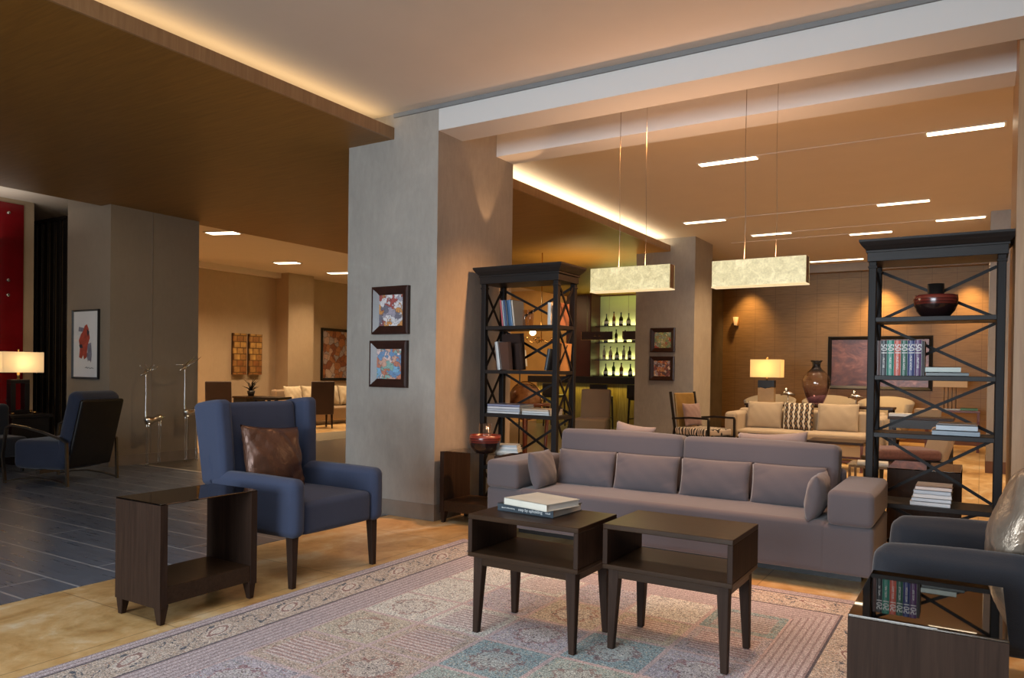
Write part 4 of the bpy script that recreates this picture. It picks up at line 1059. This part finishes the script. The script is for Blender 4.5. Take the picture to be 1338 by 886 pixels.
# console behind the sofa with lamp and vase
t = thing('console_table', 'dark console table behind the beige sofa holding lamp and vase', 'table', (-2.35, 13.36, 0), 0)
obj('top', box(NB(), -1.1, 1.2, -.24, .24, .765, .80, .004), 'dark_wood', t)
for sx in (-1.05, 1.15):
    for sy in (-.2, .2): obj('leg', box(NB(), sx-.03, sx+.03, sy-.03, sy+.03, 0, .765), 'dark_wood_upright', t)
obj('shelf', box(NB(), -1.05, 1.15, -.2, .2, .2, .23), 'dark_wood', t)
def lamp_block(label, loc, rz):
    t = thing('table_lamp', label, 'lamp', loc, rz)
    obj('base', box(NB(), -.135, .135, -.07, .07, .02, .27, .005), 'bronze_lacquer', t)
    b = NB(); prism(b, [(-.135, .27), (-.10, .285), (-.06, .27), (-.01, .255), (.05, .28), (.10, .29), (.135, .28), (.135, .40), (-.135, .40)], 1, -.0705, .0705); obj('cap', b, 'black_wood', t, 'dark wavy upper block')
    obj('plate', box(NB(), -.17, .17, -.1, .1, 0, .02, .004), 'beige_fabric', t)
    obj('neck', lathe(NB(), [(0, .40), (.015, .40), (.015, .47), (0, .47)], 12), 'gold_metal', t)
    shade(t, .25, .15, .45, .755, 'shade_amber')
    obj('finial', lathe(NB(), [(0, .5), (.006, .5), (.006, .76), (.025, .775), (.025, .79), (0, .805)], 12), 'gold_metal', t)
lamp_block('lit amber table lamp on a dark topped block behind the beige sofa', (-3.13, 13.34, .80), 0)
o = obj('glass_vase', lathe(NB(), [(0, 0), (.09, 0), (.115, .03), (.17, .15), (.215, .30), (.225, .40), (.20, .48), (.14, .555), (.085, .60), (.062, .64), (.066, .70), (.10, .745), (.095, .745), (.058, .70), (.054, .64), (.075, .60), (.13, .55), (.19, .475), (.215, .40), (.205, .30), (.16, .15), (.10, .035), (0, .03)], 36), 'vase_glass', None, None, (-2.335, 13.36, .80))
tag(o, 'big smoky glass vase with dark neck on the console behind the beige sofa', 'vase')
for k, (x, y, s, l) in enumerate(((-2.78, 13.36, 1., 'silver figurine between lamp and vase on the console'), (-1.72, 13.36, .9, 'silver figurine right of the vase on the console'))):
    t = thing('silver_figurine', l, 'ornament', (x, y, .80), 0, 'silver figurines on the console')
    obj('foot', lathe(NB(), [(0, 0), (.06, 0), (.055, .015), (.012, .025), (.01, .15*s), (0, .15*s)], 16), 'silver', t)
    b = NB(); tube(b, [(-.12, 0, .15*s), (-.05, 0, .19*s), (.03, 0, .18*s), (.12, 0, .155*s)], [.008, .03, .028, .006], 10); lathe(b, [(0, 0), (.03, .02), (.035, .05), (.02, .08), (0, .09)], 12, T(-.03, 0, .19*s)); obj('figure', b, 'silver', t)
# beige tub chairs behind
def tub(label, loc, rz):
    t = thing('tub_chair', label, 'armchair', loc, rz, 'cream tub chairs at the back wall')
    b = bmesh.new(); n = 24; R = []
    for k in range(n+1):
        a = -2.2+4.4*k/n; c = math.cos(a); h = .78+.12*max(0, math.cos(a*.9)); fl = .05
        R.append([b.verts.new((math.cos(a)*r+0*c, math.sin(a)*r, z)) for r, z in ((.36, .15), (.40, .5), (.43+fl, h), (.40+fl*.6, h+.015), (.34, .5), (.31, .15))])
    for A, B in zip(R, R[1:]):
        for j in range(6): b.faces.new((A[j], A[(j+1) % 6], B[(j+1) % 6], B[j]))
    b.faces.new(R[0]); b.faces.new(R[-1]); bmesh.ops.recalc_face_normals(b, faces=b.faces)
    for f in b.faces: f.smooth = True
    obj('shell', b, 'cream_fabric', t)
    obj('seat', pad(NB(), -.30, .24, -.28, .28, .15, .42, .05), 'cream_fabric', t)
    for sx in (-.22, .22):
        for sy in (-.2, .2): obj('leg', taper(NB(), (sx, sy, 0), (.015, .015), (sx, sy, .16), (.02, .02)), 'dark_wood_upright', t)
    return t
t0 = tub('cream tub chair behind the amber lamp, by the back wall', (-3.45, 14.95, 0), PI/2)
dup(t0, (-2.45, 15.35, 0), PI/2+.1, 'cream tub chair behind the glass vase, by the back wall')
dup(t0, (-1.5, 15.6, 0), PI/2, 'cream tub chair below the copper painting')
# low tables before the beige sofa
def frame_table(label, loc, rz, w, d_, h, m, cat='table', group=None):
    t = thing('low_table', label, cat, loc, rz, group)
    obj('top', box(NB(), -w, w, -d_, d_, h-.035, h, .003), m, t)
    for sx in (-1, 1):
        for sy in (-1, 1): obj('leg', box(NB(), sx*w-.035*(sx > 0), sx*w+.035*(sx < 0), sy*d_-.035*(sy > 0), sy*d_+.035*(sy < 0), 0, h-.035), 'red_wood', t)
    for ya in (-d_+.008, d_-.028): obj('stretcher', box(NB(), -w+.03, w-.03, ya, ya+.02, .12, .15), 'red_wood', t)
    return t
ft = frame_table('brown framed low table before the right half of the beige sofa', (-1.68, 11.30, 0), 0, .36, .30, .40, 'dark_wood')
dup(ft, (-2.62, 11.25, 0), 0, 'brown framed low table before the left half of the beige sofa')
o = obj('serving_tray', box(box(NB(), -.33, .33, -.2, .2, 0, .015), -.33, .33, -.2, -.185, .015, .05), 'black_wood', None, None, (-2.52, 11.25, .40), (0, 0, 0))
box_ = NB(); tag(o, 'black serving tray on the left low table before the beige sofa', 'tray'); box_.free()
# right side of the back room, seen through the right bookcase
t = thing('lounge_chair', 'dark low chair with plum seat seen through the right bookcase', 'armchair', (-.72, 9.95, 0), math.radians(25))
obj('seat', pad(NB(), -.40, .28, -.28, .28, .34, .46, .045, .012, 'z'), 'plum_fabric', t, 'plum patterned seat pad')
obj('backrest', pad(NB(), .25, .32, -.28, .28, .26, .72, .03, mtx=T(.28, 0, .3) @ Rm(.32, 'Y') @ T(-.28, 0, -.3)), 'tan_fabric', t)
obj('frame', box(NB(), -.42, .30, -.30, .30, .27, .335, .006), 'black_wood', t)
for sx in (-.38, .26):
    for sy in (-.27, .27): obj('leg', taper(NB(), (sx, sy, 0), (.015, .015), (sx, sy, .27), (.022, .022)), 'black_wood', t)
t = thing('desk_table', 'dark table with pale box and white book behind the right bookcase', 'table', (-.75, 12.0, 0), 0)
obj('top', box(NB(), -.35, .45, -.3, .3, .70, .74, .004), 'dark_wood', t); obj('apron', box(NB(), -.32, .42, -.27, .27, .58, .70), 'black_wood', t)
for sx in (-.31, .41):
    for sy in (-.26, .26): obj('leg', box(NB(), sx-.025, sx+.025, sy-.025, sy+.025, 0, .6), 'black_wood', t)
flat('white book on the dark table behind the right bookcase', .28, .2, .04, (.72, .72, .7), (-.95, 11.85, .74), 0)
o = obj('storage_box', box(NB(), -.16, .16, -.11, .11, 0, .11, .006), 'tan_fabric', None, None, (-.62, 11.98, .74)); tag(o, 'tan box on the dark table behind the right bookcase', 'box')
t = thing('table_lamp', 'unlit table lamp with thin rod stem near the rear right column', 'lamp', (-.46, 15.4, .72))
obj('base', box(NB(), -.16, .16, -.08, .08, 0, .02), 'metal_frame', t)
for q in (-.09, -.03, .03, .09): obj('rod', tube(NB(), [(q, 0, .02), (q, 0, .52)], .008, 6), 'metal_frame', t)
b = NB(); box(b, -.26, .26, -.14, -.134, .40, .60); box(b, -.26, .26, .134, .14, .40, .60); box(b, -.26, -.254, -.134, .134, .40, .60); box(b, .254, .26, -.134, .134, .40, .60); obj('lamp_shade', b, 'shade_dim', t)
t = thing('console_table', 'narrow brown console under the unlit rod lamp', 'table', (-.42, 15.4, 0))
obj('top', box(NB(), -.42, .42, -.2, .2, .68, .72, .004), 'red_wood', t)
for sx in (-.39, .39):
    for sy in (-.17, .17): obj('leg', box(NB(), sx-.02, sx+.02, sy-.02, sy+.02, 0, .68), 'red_wood', t)
flat('green book on the narrow brown console beside the rod lamp', .26, .18, .04, (.06, .22, .05), (-.17, 15.38, .72), 0)
t = thing('glass_table', 'low glass table with thin metal legs behind the sofa end', 'table', (-.86, 9.0, 0))
obj('glass_top', box(NB(), -.35, .35, -.25, .25, .34, .352, .003), 'clear_glass', t)
for sx in (-.32, .32):
    for sy in (-.22, .22): obj('leg', box(NB(), sx-.012, sx+.012, sy-.012, sy+.012, 0, .32), 'metal_frame', t)
b = NB(); box(b, -.332, .332, -.232, .232, .32, .34); obj('frame', b, 'metal_frame', t)
flat('white magazine on the low glass table behind the sofa end', .3, .2, .02, (.75, .74, .7), (-.98, 9.0, .352), .1, None, 'magazine')

# ------------------------------------------------------------------ bar
t = thing('bar_shelf', 'back lit green bar shelf unit with glass shelves of bottles', 'shelf', (-7.6, 18.2, 0))
obj('light_panel', box(NB(), -1.02, 2.0, .05, .09, 1.18, 3.30), 'niche_green', t, 'lit green back panel')
obj('cabinet', box(NB(), -1.02, 2.0, -.35, .05, 0, 1.16), 'black_wood', t)
ZB = [1.62, 2.07, 2.50]
for z in ZB: obj('shelf', box(NB(), -1.0, 2.0, -.30, .05, z-.015, z), 'dark_glass', t)
obj('shelf', box(NB(), -1.02, 2.0, -.34, .05, 1.16, 1.20), 'black_wood', t)
def bottle(label, loc, k, m, s=1.):
    P = [[(0, 0), (.042, 0), (.044, .01), (.044, .19), (.036, .225), (.015, .26), (.013, .33), (.016, .335), (.016, .35), (0, .35)],
         [(0, 0), (.05, 0), (.052, .01), (.05, .12), (.03, .18), (.015, .23), (.013, .31), (.016, .32), (0, .325)],
         [(0, 0), (.036, 0), (.037, .01), (.037, .23), (.014, .28), (.012, .36), (.015, .37), (0, .375)]][k]
    t = thing('bottle', label, 'bottle', loc, 0, 'bottles on the lit bar shelves')
    gb_ = obj('glass_body', lathe(NB(), [(r*1.2*s, z*s) for r, z in P], 14), m, t)
    obj('bottle_label', lathe(NB(), [(P[2][0]*1.22*s, .06*s), (P[2][0]*1.22*s, .13*s)], 14), 'label_white' if m != 'bottle_pale' else 'bottle_amber', gb_)
    obj('stopper', lathe(NB(), [(0, P[-1][1]*s-.03), (.02*s, P[-1][1]*s-.03), (.02*s, P[-1][1]*s+.004), (0, P[-1][1]*s+.004)], 10), 'black_wood', gb_)
names = ['leftmost', 'second', 'third', 'fourth', 'fifth']
rows = [(2.50, (-8.33, -8.12, -7.92, -7.71), ('bottle_dark', 'bottle_amber', 'bottle_dark', 'bottle_dark'), 'top shelf'),
        (2.07, (-8.34, -8.05, -7.80, -7.56), ('bottle_dark', 'bottle_dark', 'bottle_dark', 'bottle_dark'), 'second shelf from the top'),
        (1.62, (-8.38, -8.20, -8.02, -7.83, -7.67), ('bottle_pale', 'bottle_pale', 'bottle_green', 'bottle_pale', 'bottle_dark'), 'third shelf from the top'),
        (1.20, (-8.33, -8.11, -7.89, -7.64), ('bottle_dark', 'bottle_green', 'bottle_amber', 'bottle_dark'), 'lowest ledge')]
for z, xs, ms, rn in rows:
    for i, x in enumerate(xs): bottle('%s bottle on the %s of the lit bar' % (names[i], rn), (x, 18.02, z), (i+len(xs)) % 3, ms[i], .98 if rn[0] != 's' else .9)
t = thing('bar_counter', 'long bar counter with black top and gold lit front', 'bar counter', (-7.6, 16.4, 0))
obj('top', box(NB(), -1.95, 2.45, -.32, .32, 1.03, 1.19, .006), 'black_wood', t)
obj('front', box(NB(), -1.8, 2.4, -.12, .25, 0, 1.03), 'gold_counter', t, 'gold panelled front')
def stool(label, loc):
    t = thing('bar_stool', label, 'bar stool', loc, PI/2, 'bar stools at the counter')
    obj('seat', pad(NB(), -.2, .2, -.2, .2, .68, .76, .03), 'slat_black', t)
    obj('backrest', pad(NB(), -.22, -.17, -.22, .22, .72, 1.02, .02), 'slat_black', t)
    for sx in (-1, 1):
        for sy in (-1, 1): obj('leg', taper(NB(), (sx*.19, sy*.19, 0), (.014, .014), (sx*.17, sy*.17, .69), (.02, .02)), 'black_wood', t)
    b = NB(); box(b, -.18, .18, -.19, -.17, .25, .275); box(b, -.18, .18, .17, .19, .25, .275); obj('footrest', b, 'metal_frame', t)
    return t
s0 = stool('black bar stool in front of the lit green niche', (-7.35, 15.72, .003))
dup(s0, (-6.45, 15.75, .003), PI/2, 'black bar stool half hidden by the bar column')
dup(s0, (-8.6, 15.75, .003), PI/2, 'black bar stool seen through the left bookcase')
plain('box_brown', (.05, .022, .014), .4, .2)
for (x, l) in ((-8.09, 'dark brown hanging light box with a faint mark above the bar'), (-6.98, 'dark brown hanging light box cut off by the bar column')):
    t = thing('hanging_box', l, 'hanging lamp', (x, 17.0, 2.10), 0, 'dark boxes hanging over the bar')
    obj('box', box(NB(), -.42, .42, -.05, .05, 0, .20, .004), 'box_brown', t)
    b = NB(); box(b, -.43, .43, -.056, -.05, -.006, .0); box(b, -.43, -.42, -.056, -.05, 0, .2); obj('edge', b, 'gold_metal', t)
    for q in (-.06, .06):
        b = NB(); tube(b, [(q-.035, -.0515, .075), (q, -.0515, .13), (q+.035, -.0515, .075), (q-.02, -.0515, .09), (q+.02, -.0515, .09)], .004, 5); obj('emblem', b, 'gold_metal', t)
    for q in (-.3, .3): obj('cable', tube(NB(), [(q, 0, .2), (q, 0, ZS-2.10)], .003, 5), 'metal_frame', t)
# globe behind the left bookcase
t = thing('floor_globe', 'antique floor globe with brass ring behind the left bookcase', 'globe', (-4.15, 6.95, 0))
g = mat('globe_map'); n = g.noise(g.coord(), 5, 5); g.bsdf(g.ramp(n, [(.42, (.07, .022, .012)), (.5, (.24, .10, .04)), (.6, (.36, .18, .07))]), .25)
obj('sphere', lathe(NB(), [(.19*math.sin(PI*k/20), .98-.19*math.cos(PI*k/20)) for k in range(21)], 32), 'globe_map', t)
b = NB(); tube(b, [(.205*math.cos(a), 0, .98+.205*math.sin(a)) for a in [2*PI*k/40 for k in range(41)]], .008, 6); obj('meridian_ring', b, 'gold_metal', t)
obj('horizon_ring', lathe(NB(), [(.21, .93), (.27, .93), (.27, .96), (.21, .96), (.21, .93)], 32), 'red_wood', t)
for k in range(4):
    a = k*PI/2+.5; obj('leg', tube(NB(), [(.24*math.cos(a), .24*math.sin(a), .935), (.22*math.cos(a), .22*math.sin(a), .5), (.25*math.cos(a), .25*math.sin(a), 0)], [.024, .018, .022], 8), 'red_wood', t)
obj('stretcher', lathe(NB(), [(0, .22), (.215, .22), (.215, .25), (0, .25)], 24), 'red_wood', t)
# wall sconce and small lamp far behind the left bookcase
t = thing('chandelier', 'small brass chandelier with a glowing globe beyond the left bookcase', 'chandelier', (-6.45, 11.3, 1.85))
obj('stem', tube(NB(), [(0, 0, -.05), (0, 0, ZS-1.85)], .01, 8), 'gold_metal', t)
for k in range(5):
    a = k*2*PI/5; p = (.26*math.cos(a), .26*math.sin(a))
    obj('arm', tube(NB(), [(0, 0, 0), (p[0]*.6, p[1]*.6, -.06), (p[0], p[1], .0)], .008, 6), 'gold_metal', t)
    obj('cup', lathe(NB(), [(0, 0), (.03, .005), (.035, .03), (0, .03)], 10, T(p[0], p[1], 0)), 'gold_metal', t)
obj('globe_bulb', lathe(NB(), [(.055*math.sin(PI*k/8), .055-.055*math.cos(PI*k/8)) for k in range(9)], 16, T(-.10, -.12, .06)), 'bulb', t)
t = thing('floor_lamp', 'slim floor lamp with small pale shade seen through the left bookcase', 'lamp', (-6.75, 11.1, .003))
obj('base', lathe(NB(), [(0, 0), (.14, 0), (.14, .02), (.02, .03), (0, .03)], 20), 'black_wood', t); obj('pole', tube(NB(), [(0, 0, .02), (0, 0, 1.42)], .012, 8), 'black_wood', t)
obj('lamp_shade', lathe(NB(), [(.13, 1.38), (.10, 1.66), (.095, 1.66), (.125, 1.38), (.13, 1.38)], 20), 'shade_cream', t)
# pale stool chair between bookcase and bar
t = thing('easy_chair', 'beige chair between the left bookcase and the bar counter', 'armchair', (-6.08, 12.6, .003), math.radians(-75))
obj('seat', pad(NB(), -.3, .3, -.3, .3, .2, .45, .05), 'tan_fabric', t)
obj('backrest', pad(NB(), -.32, -.22, -.28, .28, .3, .98, .04, mtx=T(-.27, 0, .3) @ Rm(-.15, 'Y') @ T(.27, 0, -.3)), 'tan_fabric', t)
for sx in (-.24, .24):
    for sy in (-.24, .24): obj('leg', taper(NB(), (sx, sy, 0), (.015, .015), (sx, sy, .21), (.02, .02)), 'dark_wood_upright', t)
t = thing('wall_sconce', 'small glowing wall light at the left end of the panelled back wall', 'wall light', (-4.60, 16.748, 2.45))
obj('bracket', box(NB(), -.05, .05, -.03, 0, -.1, .1, .004), 'gold_metal', t)
obj('lamp_shade', lathe(NB(), [(.03, -.08), (.06, .1), (.055, .1), (.027, -.08), (.03, -.08)], 16, T(0, -.09, 0)), 'shade_amber', t)

# ------------------------------------------------------------------ lights
def light(name, kind, loc, power, c=(1, .72, .42), rot=(0, 0, 0), size=.3, sizey=None, spot=None, blend=1.):
    L = bpy.data.lights.new(name, kind); L.energy = power; L.color = c
    if kind == 'AREA':
        L.size = size
        if sizey: L.shape = 'RECTANGLE'; L.size_y = sizey
    else: L.shadow_soft_size = size
    if spot: L.spot_size = math.radians(spot); L.spot_blend = blend
    o = bpy.data.objects.new(name, L); COL.objects.link(o); o.location = loc; o.rotation_euler = rot; return o
def aim(name, a, b, p, c, cone, blend=1.):
    o = light(name, 'SPOT', a, p, c, (0, 0, 0), .08, None, cone, blend)
    o.rotation_euler = (Vector(b)-Vector(a)).to_track_quat('-Z', 'Y').to_euler(); return o
WARM = (1, .70, .42); GOLD = (1, .6, .24); COOL = (.80, .91, 1)
# daylight through the window front behind the camera
light('daylight', 'AREA', (-2.6, -6.6, 1.8), 205, COOL, (PI/2, 0, -.04), 5, 3.0).data.spread = math.radians(82)
# strip downlights; the last has no strip, added to warm faces turned right
for (x, y, p) in ((-2.35, 8, 60), (-.15, 8, 60), (-3.55, 11, 60), (-.9, 11, 75), (-2.95, 12.48, 50), (-.25, 12.48, 75), (-1.5, 13.1, 60), (-2.5, 15.9, 60), (2, 10, 90)):
    light('downlight', 'SPOT', (x, y, 3.52), p*2.7, WARM, (0, 0, 0), .1, None, 125)
for (x, y, p) in ((-10.87, 8.2, 420), (-12.7, 11.2, 330), (-12.9, 12.95, 300), (-12.9, 9.3, 330), (-11, 15, 300)):
    light('lobby_downlight', 'SPOT', (x, y, 3.52), p, WARM, (0, 0, 0), .1, None, 130)
# wall washers on the panelled wall
for (x, p) in ((-4.3, 130), (-1.7, 260), (-.2, 170)): light('wall_washer', 'SPOT', (x, 16.35, 3.36), p, GOLD, (math.radians(14), 0, 0), .05, None, 75)
for x in (-3.3, -1.5): light('seating_spot', 'SPOT', (x, 11.6, 3.5), 45, WARM, (math.radians(12), 0, 0), .05, None, 60)
# pendants
for (x, z) in ((-2.44, 2.05), (-1.42, 2.05)):
    light('pendant_up', 'AREA', (x, 5.75, 2.17), 10, (1, .56, .32), (PI, 0, 0), .5, .08)
    light('pendant_down', 'AREA', (x, 5.75, 1.95), 8, WARM, (0, 0, 0), .5, .08)
# warm spots without fixtures, added in front of the beams for rug and sofa
for (x, y, p) in ((-1.0, 4.1, 110), (-2.4, 4.5, 60), (.5, 4.0, 100), (-3.9, 4.0, 45)):
    light('added_warm_spot', 'SPOT', (x, y, 3.54), p, (1, .55, .26), (0, 0, 0), .05, None, 72)
for x in (-.95, -1.8, -2.65): light('added_sofa_light', 'SPOT', (x, 4.89, 3.52), 190, (1, .54, .35), (math.radians(3), 0, 0), .05, None, 42)  # added to warm the sofa seat from above, no lamp belongs to them
light('added_floor_fill', 'AREA', (-1.9, 1.0, 3.54), 75, (.84, .92, 1), (0, 0, 0), 3.4, 1.8)  # added cool light without a fixture, lifts the daylight on rug and floor
# passage, bar and lamps
for z in (1.22, 1.64, 2.09, 2.52): light('shelf_led', 'AREA', (-7.1, 18.19, z), 9 if z > 1.3 else 13, (1, .93, .5), (PI-.0, 0, 0), 2.8, .08)
light('bar_glow_light', 'AREA', (-7.1, 17.6, 2.4), 30, (.85, .95, .25), (PI/2+.9, 0, PI), 2.6, 1.2)
light('counter_glow', 'AREA', (-7.4, 16.12, .95), 12, (1, .75, .2), (0, 0, 0), 4, .1)
light('added_soffit_light', 'SPOT', (-6.0, 12.0, 1.9), 160, (1, .72, .3), (PI, 0, 0), .1, None, 120)  # added in mid-air, shines up to brighten the wooden soffit
aim('added_gold_wall_light', (-9.9, 15.6, 3.3), (-10.2, 18.3, 2.0), 150, (1, .66, .3), 80)  # added spot that warms the gold wall, no fixture behind it
light('bar_floor_spot', 'SPOT', (-5.8, 9.5, 3.3), 200, WARM, (0, 0, 0), .1, None, 110)
aim('added_pillar_light', (-6.6, 2.6, 3.2), (-9.8, 5.6, 1.9), 120, (1, .78, .5), 50)  # unseen light added to brighten the left pillar
aim('added_bar_column_light', (-1.2, 12.4, 3.45), (-4.0, 12.6, 1.6), 300, (1, .6, .28), 50)  # added to turn the right face of the bar column golden
light('passage_spot', 'SPOT', (-7.0, 6.3, 3.3), 120, WARM, (0, 0, 0), .1, None, 120)
light('added_ceiling_fill', 'AREA', (-10.9, 3.5, 3.0), 16, (1, .92, .8), (PI, 0, 0), 1.2, 3)  # hidden area light added to brighten the far left ceiling
light('lamp_left', 'POINT', (-10.78, 5.0, 1.33), 4, (1, .78, .5), size=.05)
light('lamp_amber', 'POINT', (-3.13, 13.34, 1.4), 4.5, (1, .78, .5), size=.05)
for (y, z) in ((5.82, .03), (6.38, .03)): light('pillar_uplight', 'SPOT', (-9.05, y, z), 4, WARM, (PI, 0, 0), .02, None, 60)
aim('added_column_light', (-2.0, 5.75, 3.5), (-3.96, 5.62, 1.25), 520, (1, .47, .18), 46)  # orange light added for the right face of the big column
light('column_uplight', 'SPOT', (-3.80, 5.86, 2.26), 26, (1, .55, .26), (PI, 0, 0), .01, None, 42, .25)

w = bpy.data.worlds.new('World'); SC.world = w; w.use_nodes = True
w.node_tree.nodes['Background'].inputs[0].default_value = (.62, .74, 1, 1); w.node_tree.nodes['Background'].inputs[1].default_value = .16

# ------------------------------------------------------------------ camera
F = 984.88; PITCH, YAW, ROLL = -.0101141369, -.556630675, .013939449
fwd = Vector((math.sin(YAW), math.cos(YAW), 0)); rgt = Vector((math.cos(YAW), -math.sin(YAW), 0)); up = Vector((0, 0, 1))
f2 = fwd*math.cos(PITCH)+up*math.sin(PITCH); u2 = up*math.cos(PITCH)-fwd*math.sin(PITCH)
r3 = rgt*math.cos(ROLL)+u2*math.sin(ROLL); u3 = u2*math.cos(ROLL)-rgt*math.sin(ROLL)
cam = bpy.data.cameras.new('Camera'); cam.sensor_width = 36; cam.lens = 36*F/1338; cam.shift_y = (494.574-443)/1338; cam.clip_start = .05
co = bpy.data.objects.new('Camera', cam); COL.objects.link(co)
mw = Matrix((r3, u3, -f2)).transposed().to_4x4(); mw.translation = (0, 0, 1.3); co.matrix_world = mw
SC.camera = co
vs_ = SC.view_settings; SC.display_settings.display_device = 'sRGB'; vs_.view_transform = 'Standard'; vs_.look = 'None'; vs_.gamma = 1; vs_.exposure = 0; vs_.use_curve_mapping = False
SC.cycles.max_bounces = 10; SC.cycles.diffuse_bounces = 5; SC.cycles.transparent_max_bounces = 16; SC.cycles.sample_clamp_indirect = 6
